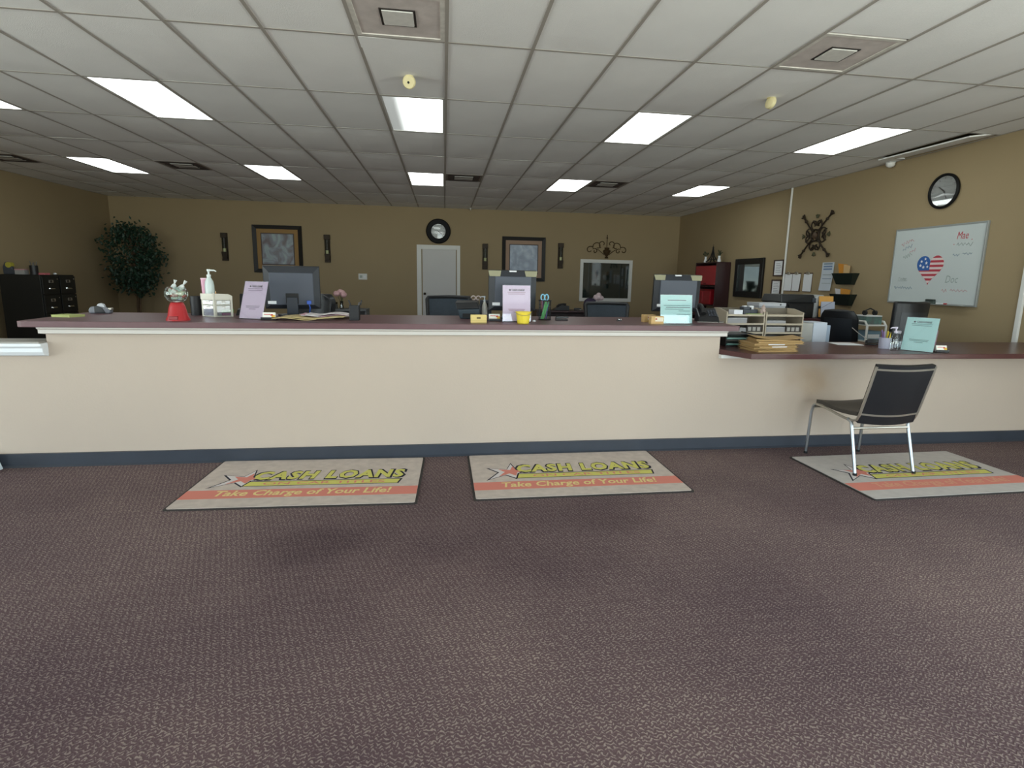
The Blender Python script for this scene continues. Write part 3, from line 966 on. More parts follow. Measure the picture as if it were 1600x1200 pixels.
# crossed iron wall ornament
t = thing('iron_wall_decor', 'dark iron X shaped scroll ornament on the right wall', 'wall decor', (XR, 8.085, 2.167), RW)
HX, HZ = .315, .30
for sx, sz in ((1, 1), (1, -1), (-1, 1), (-1, -1)):
    MB().tube([(0, -.03, 0), (sx * HX * .5, -.04, sz * HZ * .5), (sx * HX, -.03, sz * HZ)], [.014, .012, .014], 6).build('arm', m_iron, t, smooth=True)
    f = MB()
    d = math.atan2(sz * HZ, sx * HX)
    for k in (-.7, 0, .7):
        f.tube([(sx * HX, -.03, sz * HZ), (sx * HX + .055 * math.cos(d + k), -.03, sz * HZ + .055 * math.sin(d + k))], [.02, .012], 6)
    f.ball((sx * HX * .78, -.035, sz * HZ * .78), .024, 8, 6)
    f.build('finial', m_iron, t, smooth=True)
    for k in (1, -1):
        c = d + k * .52
        MB().tube(spiral(.18 * math.cos(c), .18 * math.sin(c), .088, .02, c + PI, c + PI + k * 6.6, 22, -.025), .011, 5).build('scroll', m_iron, t, smooth=True)
for k in range(4):
    c = k * PI / 2
    MB().tube(spiral(.25 * math.cos(c), .25 * math.sin(c), .09, .085, c + 1.7, c + 2 * PI - 1.7, 16, -.02), .011, 5).build('scroll', m_iron, t, smooth=True)
    f = MB()
    for q in (-.6, 0, .6):
        f.tube([(.27 * math.cos(c), -.025, .27 * math.sin(c)), (.27 * math.cos(c) + .06 * math.cos(c + q), -.025, .27 * math.sin(c) + .06 * math.sin(c + q))], [.014, .008], 5)
    f.build('leaf', M('iron_verdigris', '4a4a32', .7), t, smooth=True)
MB().tube([(.09 * math.cos(k * PI / 10), -.035, .09 * math.sin(k * PI / 10)) for k in range(20)], .014, 6, True).build('ring', m_iron, t, smooth=True)
MB().lathe([(.06, -.02), (.055, -.04), (.02, -.055)], 16, 'y').build('rosette', M('rosette_brown', '4d3a28', .6), t, smooth=True)

# mirror, framed papers, clipboards, hanging sheet, wall pockets
def frame4(t, w, h, f, d, mat, nm='frame_side', z0=0.0):
    for x0, x1, za, zb in ((-w, -w + f, z0, h), (w - f, w, z0, h), (-w + f, w - f, z0, z0 + f), (-w + f, w - f, h - f, h)):
        MB().box(x0, x1, -d, 0, za, zb).build(nm, mat, t, bevel=.004)
t = thing('wall_mirror', 'black framed mirror on the right wall', 'mirror', (XR, 9.92, 1.115), RW)
frame4(t, .49, .75, .11, .045, M('mirror_frame_black', '0c0c0d', .35))
MB().box(-.385, .385, -.015, 0, .105, .645).build('mirror_glass', M('mirror_silver', '9aa3a0', .02, metal=1.0), t)
for lb, y, z in (('upper of two small framed papers beside the white conduit', 9.0, 1.523), ('lower of two small framed papers beside the white conduit', 9.02, 1.175)):
    t = thing('framed_document', lb, 'document', (XR, y, z), RW, 'small framed papers')
    frame4(t, .14, .29, .022, .02, M('thin_brown_frame', '3b2620', .5))
    MB().box(-.12, .12, -.008, 0, .02, .27).build('paper', m_paper, t)
    for k in range(6):
        MB().box(-.08, .08 - .02 * (k % 3), -.0085, -.008, .07 + k * .03, .076 + k * .03).build('text_line', m_ink, t)
for k, (y, w, lb) in enumerate(((8.69, .105, 'clipboard with papers nearest the white conduit, leftmost of three'), (8.475, .11, 'clipboard with curling papers, middle of three'), (8.185, .11, 'clipboard with papers, rightmost of three'))):
    t = thing('clipboard', lb, 'clipboard', (XR, y, 1.265), RW, 'clipboards hung on the right wall')
    MB().box(-w, w, -.006, 0, 0, .315).build('board', M('hardboard', '5b4535', .7), t, bevel=.003)
    MB().sheet(lambda u, v, w=w, k=k: (mix(-w + .006, w - .006, u), -.008 - (.02 * (1 - v) ** 2 * u if k == 1 else .004 * (1 - v)), mix(.012, .295, v)), 6, 6, .001).build('paper', m_paper, t)
    MB().box(-.04, .04, -.022, -.006, .285, .318).tube([(-.03, -.02, .318), (0, -.02, .335), (.03, -.02, .318)], .006, 6).build('clip', m_satin, t, bevel=.003)
t = thing('hanging_notice', 'long creased white notice taped to the right wall beside wall pockets', 'paper', (XR, 7.735, 1.30), RW)
def notice(u, v):
    return (mix(-.13, .13, u) + .035 * (v - .5) * (1 if v < .5 else .3), -.004 - (.02 * (1 - v) if v < .5 else .01), mix(0, .435, v))
MB().sheet(notice, 4, 8, .001).build('sheet', M('notice_paper', 'c6ced6', .8), t)
for z, c in ((.40, m_mblue), (.36, M('notice_band', '6f86a8', .8)), (.32, M('notice_band', '6f86a8')), (.24, m_mgrey), (.18, m_mblue), (.11, m_mgrey)):
    MB().box(-.09, .10, -.0215 if z < .22 else -.0175, -.0155, z, z + (.022 if z > .3 else .008)).build('print_band', c, t)
m_pock = M('dark_green_plastic', '14201c', .35)
for lb, z, n in (('upper dark green wall pocket holding orange folders', 1.40, 0), ('lower dark green wall pocket holding papers', 1.095, 1)):
    t = thing('wall_pocket', lb, 'wall pocket', (XR, 7.30, z), RW, 'wall pockets')
    b = MB()
    b.hexa([(-.15, -.07, 0), (.15, -.07, 0), (.15, -.06, 0), (-.15, -.06, 0)], [(-.22, -.11, .165), (.22, -.11, .165), (.22, -.10, .165), (-.22, -.10, .165)])
    b.build('front', m_pock, t, bevel=.003)
    b = MB().box(-.15, .15, -.06, 0, 0, .008)
    b.hexa([(-.15, -.06, .008), (-.14, -.06, .008), (-.14, 0, .008), (-.15, 0, .008)], [(-.22, -.10, .165), (-.21, -.10, .165), (-.21, 0, .165), (-.22, 0, .165)])
    b.hexa([(.14, -.06, .008), (.15, -.06, .008), (.15, 0, .008), (.14, 0, .008)], [(.21, -.10, .165), (.22, -.10, .165), (.22, 0, .165), (.21, 0, .165)])
    b.build('tray', m_pock, t)
    items = [('orange folder standing in the upper wall pocket', -.19, .0, .30, 'd08a2c', 0), ('pale folder leaning behind the orange folder in the upper wall pocket', -.05, .08, .28, 'c9a878', 1)] if n == 0 else \
            [('white papers standing in the lower wall pocket', -.20, .0, .235, 'd7d5d8', 0), ('orange envelope standing in the lower wall pocket', -.06, .14, .24, 'c98a35', 1)]
    for q, (lb2, xa, xb, h, col, dd) in enumerate(items):
        o = thing('folder', lb2, 'folder', (XR - .03 - .018 * dd, 7.30, z + .01), RW)
        MB().hexa([(xa * .6, -.004, 0), (xb * .6 + .02, -.004, 0), (xb * .6 + .02, 0, 0), (xa * .6, 0, 0)], [(xa, -.006, h), (xb, -.006, h - .02), (xb, 0, h - .02), (xa, 0, h)]).build('sheet', M('folder_' + col, col, .75), o)
        MB().box(xa * .6 + .02, xb * .6 - .0, -.0075, -.0065, .05, .10).build('label', m_paper, o)

# ------------------------------------------------------------------ tree, filing cabinets, hutch and desks at the back
t = thing('potted_tree', 'tall artificial ficus tree in the back left corner', 'plant', (-6.50, 12.62, 0))
MB().lathe([(.15, 0), (.19, .26), (.20, .28), (.19, .30), (.17, .30), (.165, .26), (.01, .26)], 20).build('pot', M('dark_pot', '2b211b', .6), t, smooth=True)
rr = random.Random(4)
for k in range(3):
    a0 = k * 2.1
    MB().tube([(.03 * math.cos(a0 + s * .9), .03 * math.sin(a0 + s * .9), .26 + s * .19) for s in range(8)], [.022 - .0012 * s for s in range(8)], 6).build('trunk', M('ficus_trunk', '5a4632', .8, noise=(20, .3)), t, smooth=True)
def crown_r(z):
    s = (z - .85) / 1.55
    return max(.05, .60 * (math.sin(min(1, max(0, s)) * PI) ** .75) * (.5 + .7 * s))
clumps = [(rr.uniform(0, 2 * PI), rr.uniform(1.0, 2.3), rr.uniform(.5, 1.0)) for _ in range(40)]
br = MB()
tips = []
for k in range(46):
    z = rr.uniform(1.0, 2.3)
    a = rr.uniform(0, 2 * PI)
    r = crown_r(z) * rr.uniform(.6, 1)
    p = (r * math.cos(a), r * math.sin(a) * .9, z)
    tips.append(p)
    br.tube([(0, 0, max(.8, z - .5)), (p[0] * .5, p[1] * .5, z - .12), p], [.008, .005, .002], 4)
br.build('branches', M('ficus_trunk', '5a4632'), t)
lf = MB()
for k in range(2600):
    if k % 6:
        ca, cz_, cr = clumps[rr.randrange(40)]
        r = crown_r(cz_) * cr
        c = Vector((r * math.cos(ca) + rr.gauss(0, .1), r * math.sin(ca) * .9 + rr.gauss(0, .1), cz_ + rr.gauss(0, .09)))
    else:
        q = tips[rr.randrange(len(tips))]
        c = Vector(q) * 1.0 + Vector((rr.gauss(0, .07), rr.gauss(0, .07), rr.gauss(0, .06)))
    if c.x < -.66 or c.y > .56:
        continue
    d = Vector((rr.gauss(0, 1), rr.gauss(0, 1), rr.gauss(-.5, .8))).normalized()
    s = d.orthogonal().normalized()
    ln, wd = rr.uniform(.06, .1), rr.uniform(.018, .028)
    n = d.cross(s) * .006
    lf.add([tuple(c), tuple(c + d * ln * .5 + s * wd + n), tuple(c + d * ln), tuple(c + d * ln * .5 - s * wd + n)], [(0, 1, 2), (0, 2, 3)])
lf.build('foliage', M('ficus_leaf', '1f3a2a', .5, noise=(5, .5)), t, kind='stuff')

m_cab = M('black_steel_cabinet', '121413', .45)
for k, (y0, lb) in enumerate(((9.85, 'black four drawer filing cabinet at left, nearer of the pair'), (10.263, 'black four drawer filing cabinet at left, farther of the pair'))):
    t = thing('filing_cabinet', lb, 'cabinet', (-7.12, y0, 0), 0, 'black filing cabinets')
    w = .405
    MB().box(0, .60, 0, w, .0, 1.31).build('body', m_cab, t, bevel=.006)
    for j in range(4):
        z = .06 + j * .31
        dr = MB().box(.60, .622, .012, w - .012, z, z + .297).build('drawer', m_cab, t, bevel=.004)
        MB().box(.622, .63, w / 2 - .045, w / 2 + .045, z + .19, z + .235).build('label_holder', m_satin, dr)
        MB().box(.63, .632, w / 2 - .035, w / 2 + .02, z + .195, z + .23).build('label_card', M('card_dark', '39362f', .8), dr)
        MB().hexa([(.622, w / 2 - .06, z + .085), (.65, w / 2 - .05, z + .085), (.65, w / 2 + .05, z + .085), (.622, w / 2 + .06, z + .085)], [(.622, w / 2 - .06, z + .105), (.64, w / 2 - .05, z + .10), (.64, w / 2 + .05, z + .10), (.622, w / 2 + .06, z + .105)]).build('handle', m_chrome, dr)
        MB().at((.622, w - .05, z + .25)).cyl(.008, 0, .006, 8, 'x').build('lock', m_satin, dr)
t = thing('tape_dispenser', 'dark tape dispenser on the filing cabinet with yellow tape', 'tape dispenser', (-7.00, 9.94, 1.31))
MB().prism([(-.09, 0), (.10, 0), (.10, .05), (.05, .07), (.03, .16), (-.05, .2), (-.09, .12)], -.03, .03, 'y').build('body', m_charcoal, t, bevel=.01)
MB().at((0, 0, .15)).lathe([(.04, -.034), (.045, -.034), (.045, .034), (.04, .034)], 18, 'y').build('tape_roll', M('tape_yellow', 'a8a03a', .5), t, smooth=True)
t = thing('card_box', 'grey white card box on the filing cabinet between tape and pen cup', 'box', (-6.83, 9.93, 1.31))
MB().box(-.07, .07, -.05, .05, 0, .07).build('box', M('greyish_card', '9b9a98', .8), t, bevel=.003)
MB().box(-.072, .072, -.052, .052, .07, .09).build('lid', M('pink_card', 'b58a8a', .8), t, bevel=.003)

def pen_cup(label, loc, r, h, mat, pens, square=False, group=None, seed=0, name='pen_cup', wire=False):
    t = thing(name, label, 'pen holder', loc, 0, group)
    seg = 4 if square else 16
    if wire:
        b = MB().cyl(r, 0, .005, 20)
        for k in range(26):
            a = 2 * PI * k / 26
            for tw in (-.35, .35):
                b.tube([(r * math.cos(a + tw * s_ / 4), r * math.sin(a + tw * s_ / 4), .004 + (h - .004) * s_ / 4) for s_ in range(5)], .0008, 4)
        b.build('wire_mesh', mat, t)
    else:
        MB().lathe([(r, 0), (r * 1.04, h), (r * 1.04 - .003, h), (r - .003, .006), (.001, .006)], seg, 'z', PI / 4 if square else 0).build('cup', mat, t, smooth=not square)
    q = random.Random(seed)
    for k, (col, ln) in enumerate(pens):
        a = 2 * PI * k / max(1, len(pens)) + .4
        x, y = r * .5 * math.cos(a), r * .5 * math.sin(a)
        p = MB().tube([(x * .5, y * .5, .008), (x * 1.3, y * 1.3, ln * .82)], .0045, 6).build('pen', M('pen_' + col, col, .4), t)
        MB().tube([(x * 1.3, y * 1.3, ln * .82), (x * 1.55, y * 1.55, ln)], .005, 6).build('pen_cap', M('pencap_' + col, col, .3), p)
    return t
pen_cup('black pen cup with markers on the filing cabinet', (-6.66, 9.95, 1.31), .055, .15, m_black, [('2b2f3a', .21), ('4a4d55', .2), ('1d1d20', .22), ('6a6d74', .19)], seed=2)
t = thing('sticky_note_pad', 'flat pink sticky note pad on the filing cabinet edge', 'notepad', (-6.565, 10.02, 1.31))
MB().box(-.05, .05, -.06, .06, 0, .028).build('pad', M('pink_pad', 'c0666c', .8), t)
MB().box(-.05, .05, -.06, .06, .028, .03).build('top_sheet', M('pink_pad_top', 'd07b80', .8), t)
t = thing('mouse', 'small pale computer mouse on the filing cabinet', 'mouse', (-6.60, 10.33, 1.31))
MB().ball((0, 0, .016), .03, 10, 6, (1, .7, .55)).build('shell', m_paper, t, smooth=True)
MB().box(-.003, .003, -.005, .005, .028, .034).build('wheel', m_black, t)

# credenza and hutch against the right wall at the back
def desk(name, label, loc, w, d, h, rotz=0, cat='desk', mat=None, top=None):
    t = thing(name, label, cat, loc, rotz)
    mat = mat or m_wood
    MB().box(-w / 2, w / 2, -d / 2, d / 2, h - .035, h).build('top', top or mat, t, bevel=.004)
    for s in (-1, 1):
        MB().box(s * w / 2 - (.03 if s > 0 else 0), s * w / 2 + (.03 if s < 0 else 0), -d / 2 + .02, d / 2 - .02, 0, h - .035).build('side_panel', mat, t)
    MB().box(-w / 2 + .03, w / 2 - .03, d / 2 - .05, d / 2 - .03, .12, h - .035).build('modesty_panel', mat, t)
    return t
desk('credenza', 'dark cherry credenza under the red doored hutch by the right wall', (5.56, 11.10, 0), 1.25, .68, .74, RW, 'cabinet')
t = thing('hutch', 'dark cherry hutch with red flip up door, left of black mirror', 'shelf', (5.905, 11.10, .74), RW)
for x in (-.475, .45):
    MB().box(x, x + .025, -.31, 0, 0, 1.075).build('side_panel', m_wood, t, bevel=.003)
MB().box(-.45, .45, -.31, 0, 1.05, 1.075).build('top', m_wood, t, bevel=.003)
MB().box(-.45, .45, -.30, 0, .56, .58).build('shelf', m_wood, t)
MB().box(-.45, .45, -.30, 0, .16, .18).build('shelf', m_wood, t)
MB().box(-.45, .45, -.012, 0, .18, 1.05).build('back_panel', M('hutch_back', '1a0f10', .6), t)
fd = MB().box(-.45, .45, -.312, -.296, .60, 1.0).build('flipper_door', M('red_panel', '9c2a30', .45, noise=(5, .1)), t, bevel=.003, label='red flip up door')
MB().at((0, -.312, .63)).box(-.06, .06, -.008, 0, -.006, .006).build('handle', m_blackm, fd)
b = thing('storage_box', 'glossy red storage box on the lower shelf of the hutch', 'box', (5.74, 11.14, .9205), RW)
MB().hexa([(-.30, -.14, 0), (.30, -.14, 0), (.30, .13, 0), (-.30, .13, 0)], [(-.33, -.15, .30), (.33, -.15, .30), (.33, .14, .30), (-.33, .14, .30)]).build('body', M('glossy_red', '8f1520', .3), b, bevel=.02)
MB().box(-.34, .34, -.155, .145, .30, .325).build('lid', M('glossy_red_lid', '7a121b', .3), b, bevel=.006)
MB().box(-.02, .0, -.153, -.146, .05, .27).build('highlight_strip', M('glossy_red_highlight', 'b0404a', .35), b)  # painted highlight: a lighter red strip down the box front
t = thing('tower_figurine', 'black lattice tower figurine standing on the hutch', 'figurine', (5.745, 11.12, 1.824))
t.scale = (1.25, 1.25, 1.0)
for sx in (-1, 1):
    for sy in (-1, 1):
        MB().tube([(sx * .075, sy * .075, 0), (sx * .046, sy * .046, .05), (sx * .024, sy * .024, .11), (sx * .010, sy * .010, .21), (sx * .003, sy * .003, .33)], [.013, .011, .009, .007, .004], 5).build('leg', m_blackm, t, smooth=True)
MB().box(-.052, .052, -.052, .052, .05, .062).box(-.028, .028, -.028, .028, .11, .120).box(-.012, .012, -.012, .012, .30, .312).build('platform', m_blackm, t)
MB().tube([(0, 0, .32), (0, 0, .375)], [.006, .002], 6).build('spire', m_blackm, t)
for j in range(4):
    z = .14 + j * .045
    w_ = .018 - j * .0038
    MB().tube([(-w_, -w_, z), (w_, -w_, z + .03), (w_, w_, z + .03), (-w_, w_, z)], .003, 4, True).build('brace', m_blackm, t)
for lb, y, x in (('small white vase with plant on the hutch, left of the tower figurine', 11.34, 5.70), ('small white vase with plant on the hutch, right of the tower figurine', 10.82, 5.74)):
    t = thing('potted_plant', lb, 'plant', (x, y, 1.815))
    MB().lathe([(.035, 0), (.04, .03), (.028, .07), (.022, .1), (.03, .13), (.025, .13), (.017, .1)], 12).build('vase', m_paper, t, smooth=True)
    st = MB()
    q = random.Random(int(y * 100))
    for k in range(16):
        a = q.uniform(0, 2 * PI)
        r = q.uniform(.02, .07)
        z = q.uniform(.17, .25)
        st.tube([(0, 0, .11), (r * .5 * math.cos(a), r * .5 * math.sin(a), z * .8), (r * math.cos(a), r * math.sin(a), z)], [.002, .002, .009], 4)
    st.build('sprigs', M('sprig_green', '2a3a26', .7), t)

# low desks by the back wall
desk('side_table', 'grey topped low table behind the counter, holding pink flowers', (-1.95, 11.05, 0), .9, .5, .745, 0, 'table', M('grey_table', '5a5d60', .5))
for lb, x, h in (('clear glass jar on the grey table, left of the flower vase', -2.10, .13), ):
    t = thing('glass_jar', lb, 'jar', (x, 10.92, .745))
    MB().lathe([(.045, 0), (.048, .02), (.045, h), (.04, h), (.042, .012), (.001, .01)], 14).build('body', glass('jar_glass', 'c9cdcc', .12), t, smooth=True)
    MB().cyl(.042, .012, h * .75, 14).build('contents', M('jar_fill', '9a9894', .8), t)
t = thing('flower_vase', 'glass vase with a round bunch of pink flowers', 'flowers', (-1.985, 10.95, .745))
MB().lathe([(.04, 0), (.042, .03), (.03, .09), (.035, .15), (.031, .15), (.026, .09), (.037, .01), (.001, .008)], 14).build('vase', glass('jar_glass', 'c9cdcc', .12), t, smooth=True)
q = random.Random(8)
for k in range(9):
    a, e_ = q.uniform(0, 2 * PI), q.uniform(-.4, 1.1)
    c = (-.03 + .075 * math.cos(a) * math.cos(e_), .07 * math.sin(a) * math.cos(e_), .275 + .06 * math.sin(e_))
    b = MB().ball(c, .062, 10, 6, (1, 1, .85))
    for m_ in range(5):
        b.ball((c[0] + .035 * math.cos(m_ * 1.26), c[1] + .035 * math.sin(m_ * 1.26), c[2] + .015), .022, 6, 4)
    fl = b.build('blossom', M('pink_petals', 'cfa6a8', .8, noise=(30, .2)), t, smooth=True)
    MB().tube([(0, 0, .02), (c[0] * .3, c[1] * .3, .15), c], .003, 4).build('stem', M('stem_green', '47573a', .7), fl)
desk('back_desk', 'dark low desk in front of the back wall, under the interior window', (2.75, 11.55, 0), 1.6, .6, .735, 0, 'desk')
t = thing('desk_phone', 'black desk phone on the back desk', 'phone', (2.50, 11.40, .735))
MB().prism([(-.17, 0), (.17, 0), (.17, .10), (.05, .115), (.02, .13), (-.16, .03)], -.09, .09, 'y').build('base', m_black, t, bevel=.008)
MB().at((0, -.05, .125)).tube([(-.1, 0, -.05), (-.05, 0, 0), (.05, 0, .015), (.1, 0, 0)], [.026, .018, .018, .026], 8).build('handset', m_blackm, t, smooth=True)
for lb, x in (('small dark stapler on the back desk beside the purple backpack', 2.86), ):
    t = thing('stapler', lb, 'stapler', (x, 11.36, .735))
    MB().box(-.08, .08, -.02, .02, 0, .015).build('base', m_black, t, bevel=.004)
    MB().prism([(-.08, .02), (.08, .03), (.085, .055), (-.06, .06), (-.08, .045)], -.017, .017, 'y').build('arm', m_black, t, bevel=.005)
    MB().box(.05, .07, -.01, .01, .015, .03).build('spring', m_satin, t)
t = thing('backpack', 'dark purple backpack on the back desk behind the office chair', 'backpack', (3.15, 11.42, .735))
MB().lathe([(.12, 0), (.145, .04), (.15, .14), (.125, .22), (.07, .265), (.01, .275)], 14).build('body', M('purple_fabric', '332a42', .8, bump=(30, .3)), t, smooth=True).scale = (1, .7, 1)
MB().lathe([(.09, .03), (.1, .06), (.09, .12), (.04, .14)], 12).at().build('front_pocket', M('purple_fabric_dark', '241d31', .8), t, smooth=True).location = (0, -.07, 0)
MB().tube([(-.03, -.02, .26), (-.02, -.02, .3), (.02, -.02, .3), (.03, -.02, .26)], .007, 6).build('handle', m_blackm, t, smooth=True)
t = thing('flower_bouquet', 'pale pink white paper flower bouquet on the back desk before interior window', 'flowers', (3.36, 11.50, .735))
MB().lathe([(.05, 0), (.06, .12), (.065, .16), (.06, .16), (.05, .01)], 14).build('pot', m_blackm, t, smooth=True)
q = random.Random(5)
for k in range(7):
    a = k * 2 * PI / 7
    MB().ball((.06 * math.cos(a), .06 * math.sin(a), .27 + .02 * (k % 2)), .06, 10, 6, (1, 1, .9)).build('blossom', M('pale_petals', 'cdb9bd', .8), t, smooth=True)
MB().ball((0, 0, .33), .06, 10, 6).tube([(0, 0, .1), (0, 0, .3)], .02, 6).build('blossom', M('pale_petals', 'cdb9bd'), t, smooth=True)

# ------------------------------------------------------------------ floor mats
m_mat = M('mat_pile', 'bfb3aa', .95, spec=.1, noise=(18, .22), bump=(250, .4))
m_mat2 = M('mat_pile_grey', 'b8b2ae', .95, spec=.1, noise=(18, .12), bump=(250, .4))
m_matedge = M('mat_rubber', '2e2a28', .8)
m_myel = M('mat_yellow', 'c9c46c', .95, spec=.1)
m_mred3 = M('mat_red', 'cf8375', .95, spec=.1)
m_mdark = M('mat_dark', '33323c', .95, spec=.1)
m_mwhite = M('mat_white', 'cfc9c8', .95, spec=.1)
m_mpale = M('mat_pale_yellow', 'dcc88c', .95, spec=.1)
def floor_mat(label, cx, cy, rotz, pile, faded=False):
    t = thing('floor_mat', label, 'mat', (cx, cy, 0), rotz, 'printed mats before the counter')
    w, d = .745, .436
    MB().prism(rounded([(-w, -d), (w, -d), (w, d), (-w, d)], .02), 0, .006).build('backing', m_matedge, t)
    MB().prism(rounded([(-w + .015, -d + .015), (w - .015, -d + .015), (w - .015, d - .015), (-w + .015, d - .015)], .015), .006, .010).build('pile', pile, t)
    MB().box(-w + .015, w - .015, -.288, -.152, .010, .0106).build('red_band', m_mred3, t)
    lettering('Take Charge of Your Life!', m_mpale if not faded else M('mat_orange', 'cf9478', .95), t, (.01, -.222, .0106), (1, 0, 0), (0, 1, 0), 1.10, .115, .022, .15, .0005)
    # yellow bar with the line under the name
    MB().prism([(-.43, -.096), (.595, -.096), (.615, -.008), (-.40, -.008)], .010, .0104).build('bar_outline', m_mdark, t)
    MB().prism([(-.415, -.088), (.585, -.088), (.60, -.018), (-.395, -.018)], .0104, .0108).build('bar', m_myel, t)
    lettering('ON CAR TITLES', m_mred3, t, (.1, -.053, .0108), (1, 0, 0), (0, 1, 0), .80, .044, .01, .0, .0004)
    lettering('CASH LOANS', m_mdark, t, (.11, .092, .0108), (1, 0, 0), (0, 1, 0), 1.05, .185, .075, .12, .0003, space=1.14)
    lettering('CASH LOANS', m_myel, t, (.11, .095, .0112), (1, 0, 0), (0, 1, 0), 1.015, .155, .045, .12, .0004, space=1.14)
    # shooting star with long points to the left
    def star(k, dx=0.0):
        P = [(-.60, .115), (-.47, .085), (-.43, .20), (-.405, .075), (-.32, .05), (-.40, .005), (-.425, -.09), (-.49, -.02), (-.615, -.10), (-.535, .03)]
        cx_, cy_ = -.45, .045
        return [(cx_ + (x - cx_) * k + dx, cy_ + (y - cy_) * k) for x, y in P]
    MB().prism(star(1.14), .010, .0104).build('star_outline', m_mdark, t)
    MB().prism(star(.98), .0104, .0108).build('star_white', m_mwhite, t)
    MB().prism(star(.66, .015), .0108, .0112).build('star', m_mred3, t)
floor_mat('printed welcome mat, leftmost of three, before the counter below the left monitor', -.905, 3.66, R(-1.4), m_mat)
floor_mat('printed welcome mat, middle of three, lying against the counter baseboard', .925, 3.66, R(.3), m_mat)
floor_mat('greyer printed welcome mat under the black chair at right', 3.535, 3.43, R(1.3), m_mat2, True)

# ------------------------------------------------------------------ visitor chair
t = thing('visitor_chair', 'black vinyl chair with chrome legs before the lower counter', 'chair', (3.245, 3.66, 0))
RZ = .0105        # the feet stand on the mat (rear) and on the carpet (front)
hw = .235
SR = [(.275, .405), (.262, .425), (.22, .437), (.12, .428), (.0, .412), (-.10, .402), (-.165, .402), (-.205, .418), (-.225, .46), (-.25, .55), (-.285, .68), (-.315, .80), (-.325, .835)]
for s in (-1, 1):
    pts = [(s * hw, y, z) for y, z in SR]
    MB().tube(pts, .0095, 8).build('side_rail', m_satin, t, smooth=True)
    MB().tube([(s * hw, .24, .43), (s * hw, .268, .41), (s * (hw + .006), .275, .36), (s * (hw + .01), .288, .003)], .0115, 10).build('leg', M('chair_leg_chrome', 'aeb4ba', .3, metal=1.0), t, smooth=True)
    MB().tube([(s * hw, -.12, .405), (s * hw, -.155, .39), (s * hw, -.165, .36), (s * (hw + .007), -.262, RZ)], .0125, 10).build('leg', M('chair_leg_chrome', 'aeb4ba'), t, smooth=True)
    for y, z in ((.288, 0.0), (-.262, RZ)):
        MB().at((s * (hw + .009), y, z)).cyl(.0145, 0, .018, 10).build('foot_cap', m_black, t, smooth=True)
MB().tube([(-hw - .003, -.172, .345), (hw + .003, -.172, .345)], .009, 8).build('stretcher', m_satin, t, smooth=True)
MB().tube([(-hw, .262, .405), (hw, .262, .405)], .009, 8).build('stretcher', m_satin, t, smooth=True)
def seat_s(u, v):
    y = mix(.255, -.19, v)
    z = .455 - .02 * math.sin(PI * v) - .012 * v - .012 * math.sin(PI * u)
    if v < .15:
        z -= (.15 - v) * .1
    return (mix(hw - .012, -hw + .012, u), y, z)
MB().sheet(lambda u, v: seat_s(1 - u, v), 8, 10, .028).build('seat', M('worn_brown_vinyl', '3a3630', .45), t, smooth=True)
def back_s(u, v):
    y = mix(-.205, -.325, v) - .0 - .022 * math.sin(PI * u) - .0
    return (mix(-hw + .004, hw - .004, u), y - .006, mix(.395 + .02 * (1 - math.sin(PI * u)) * 0 - .015 * math.sin(PI * u), .845 - .006 * math.sin(PI * u), v))
MB().sheet(back_s, 8, 10, .03).build('backrest', m_seat, t, smooth=True)
for v in (.16, .93):
    def trim_s(u, w_, v=v):
        p = back_s(u, v + (w_ - .5) * .028)
        return (p[0], p[1] - .003, p[2])
    MB().sheet(trim_s, 10, 1, .004).build('back_trim', m_satin, t, smooth=True)

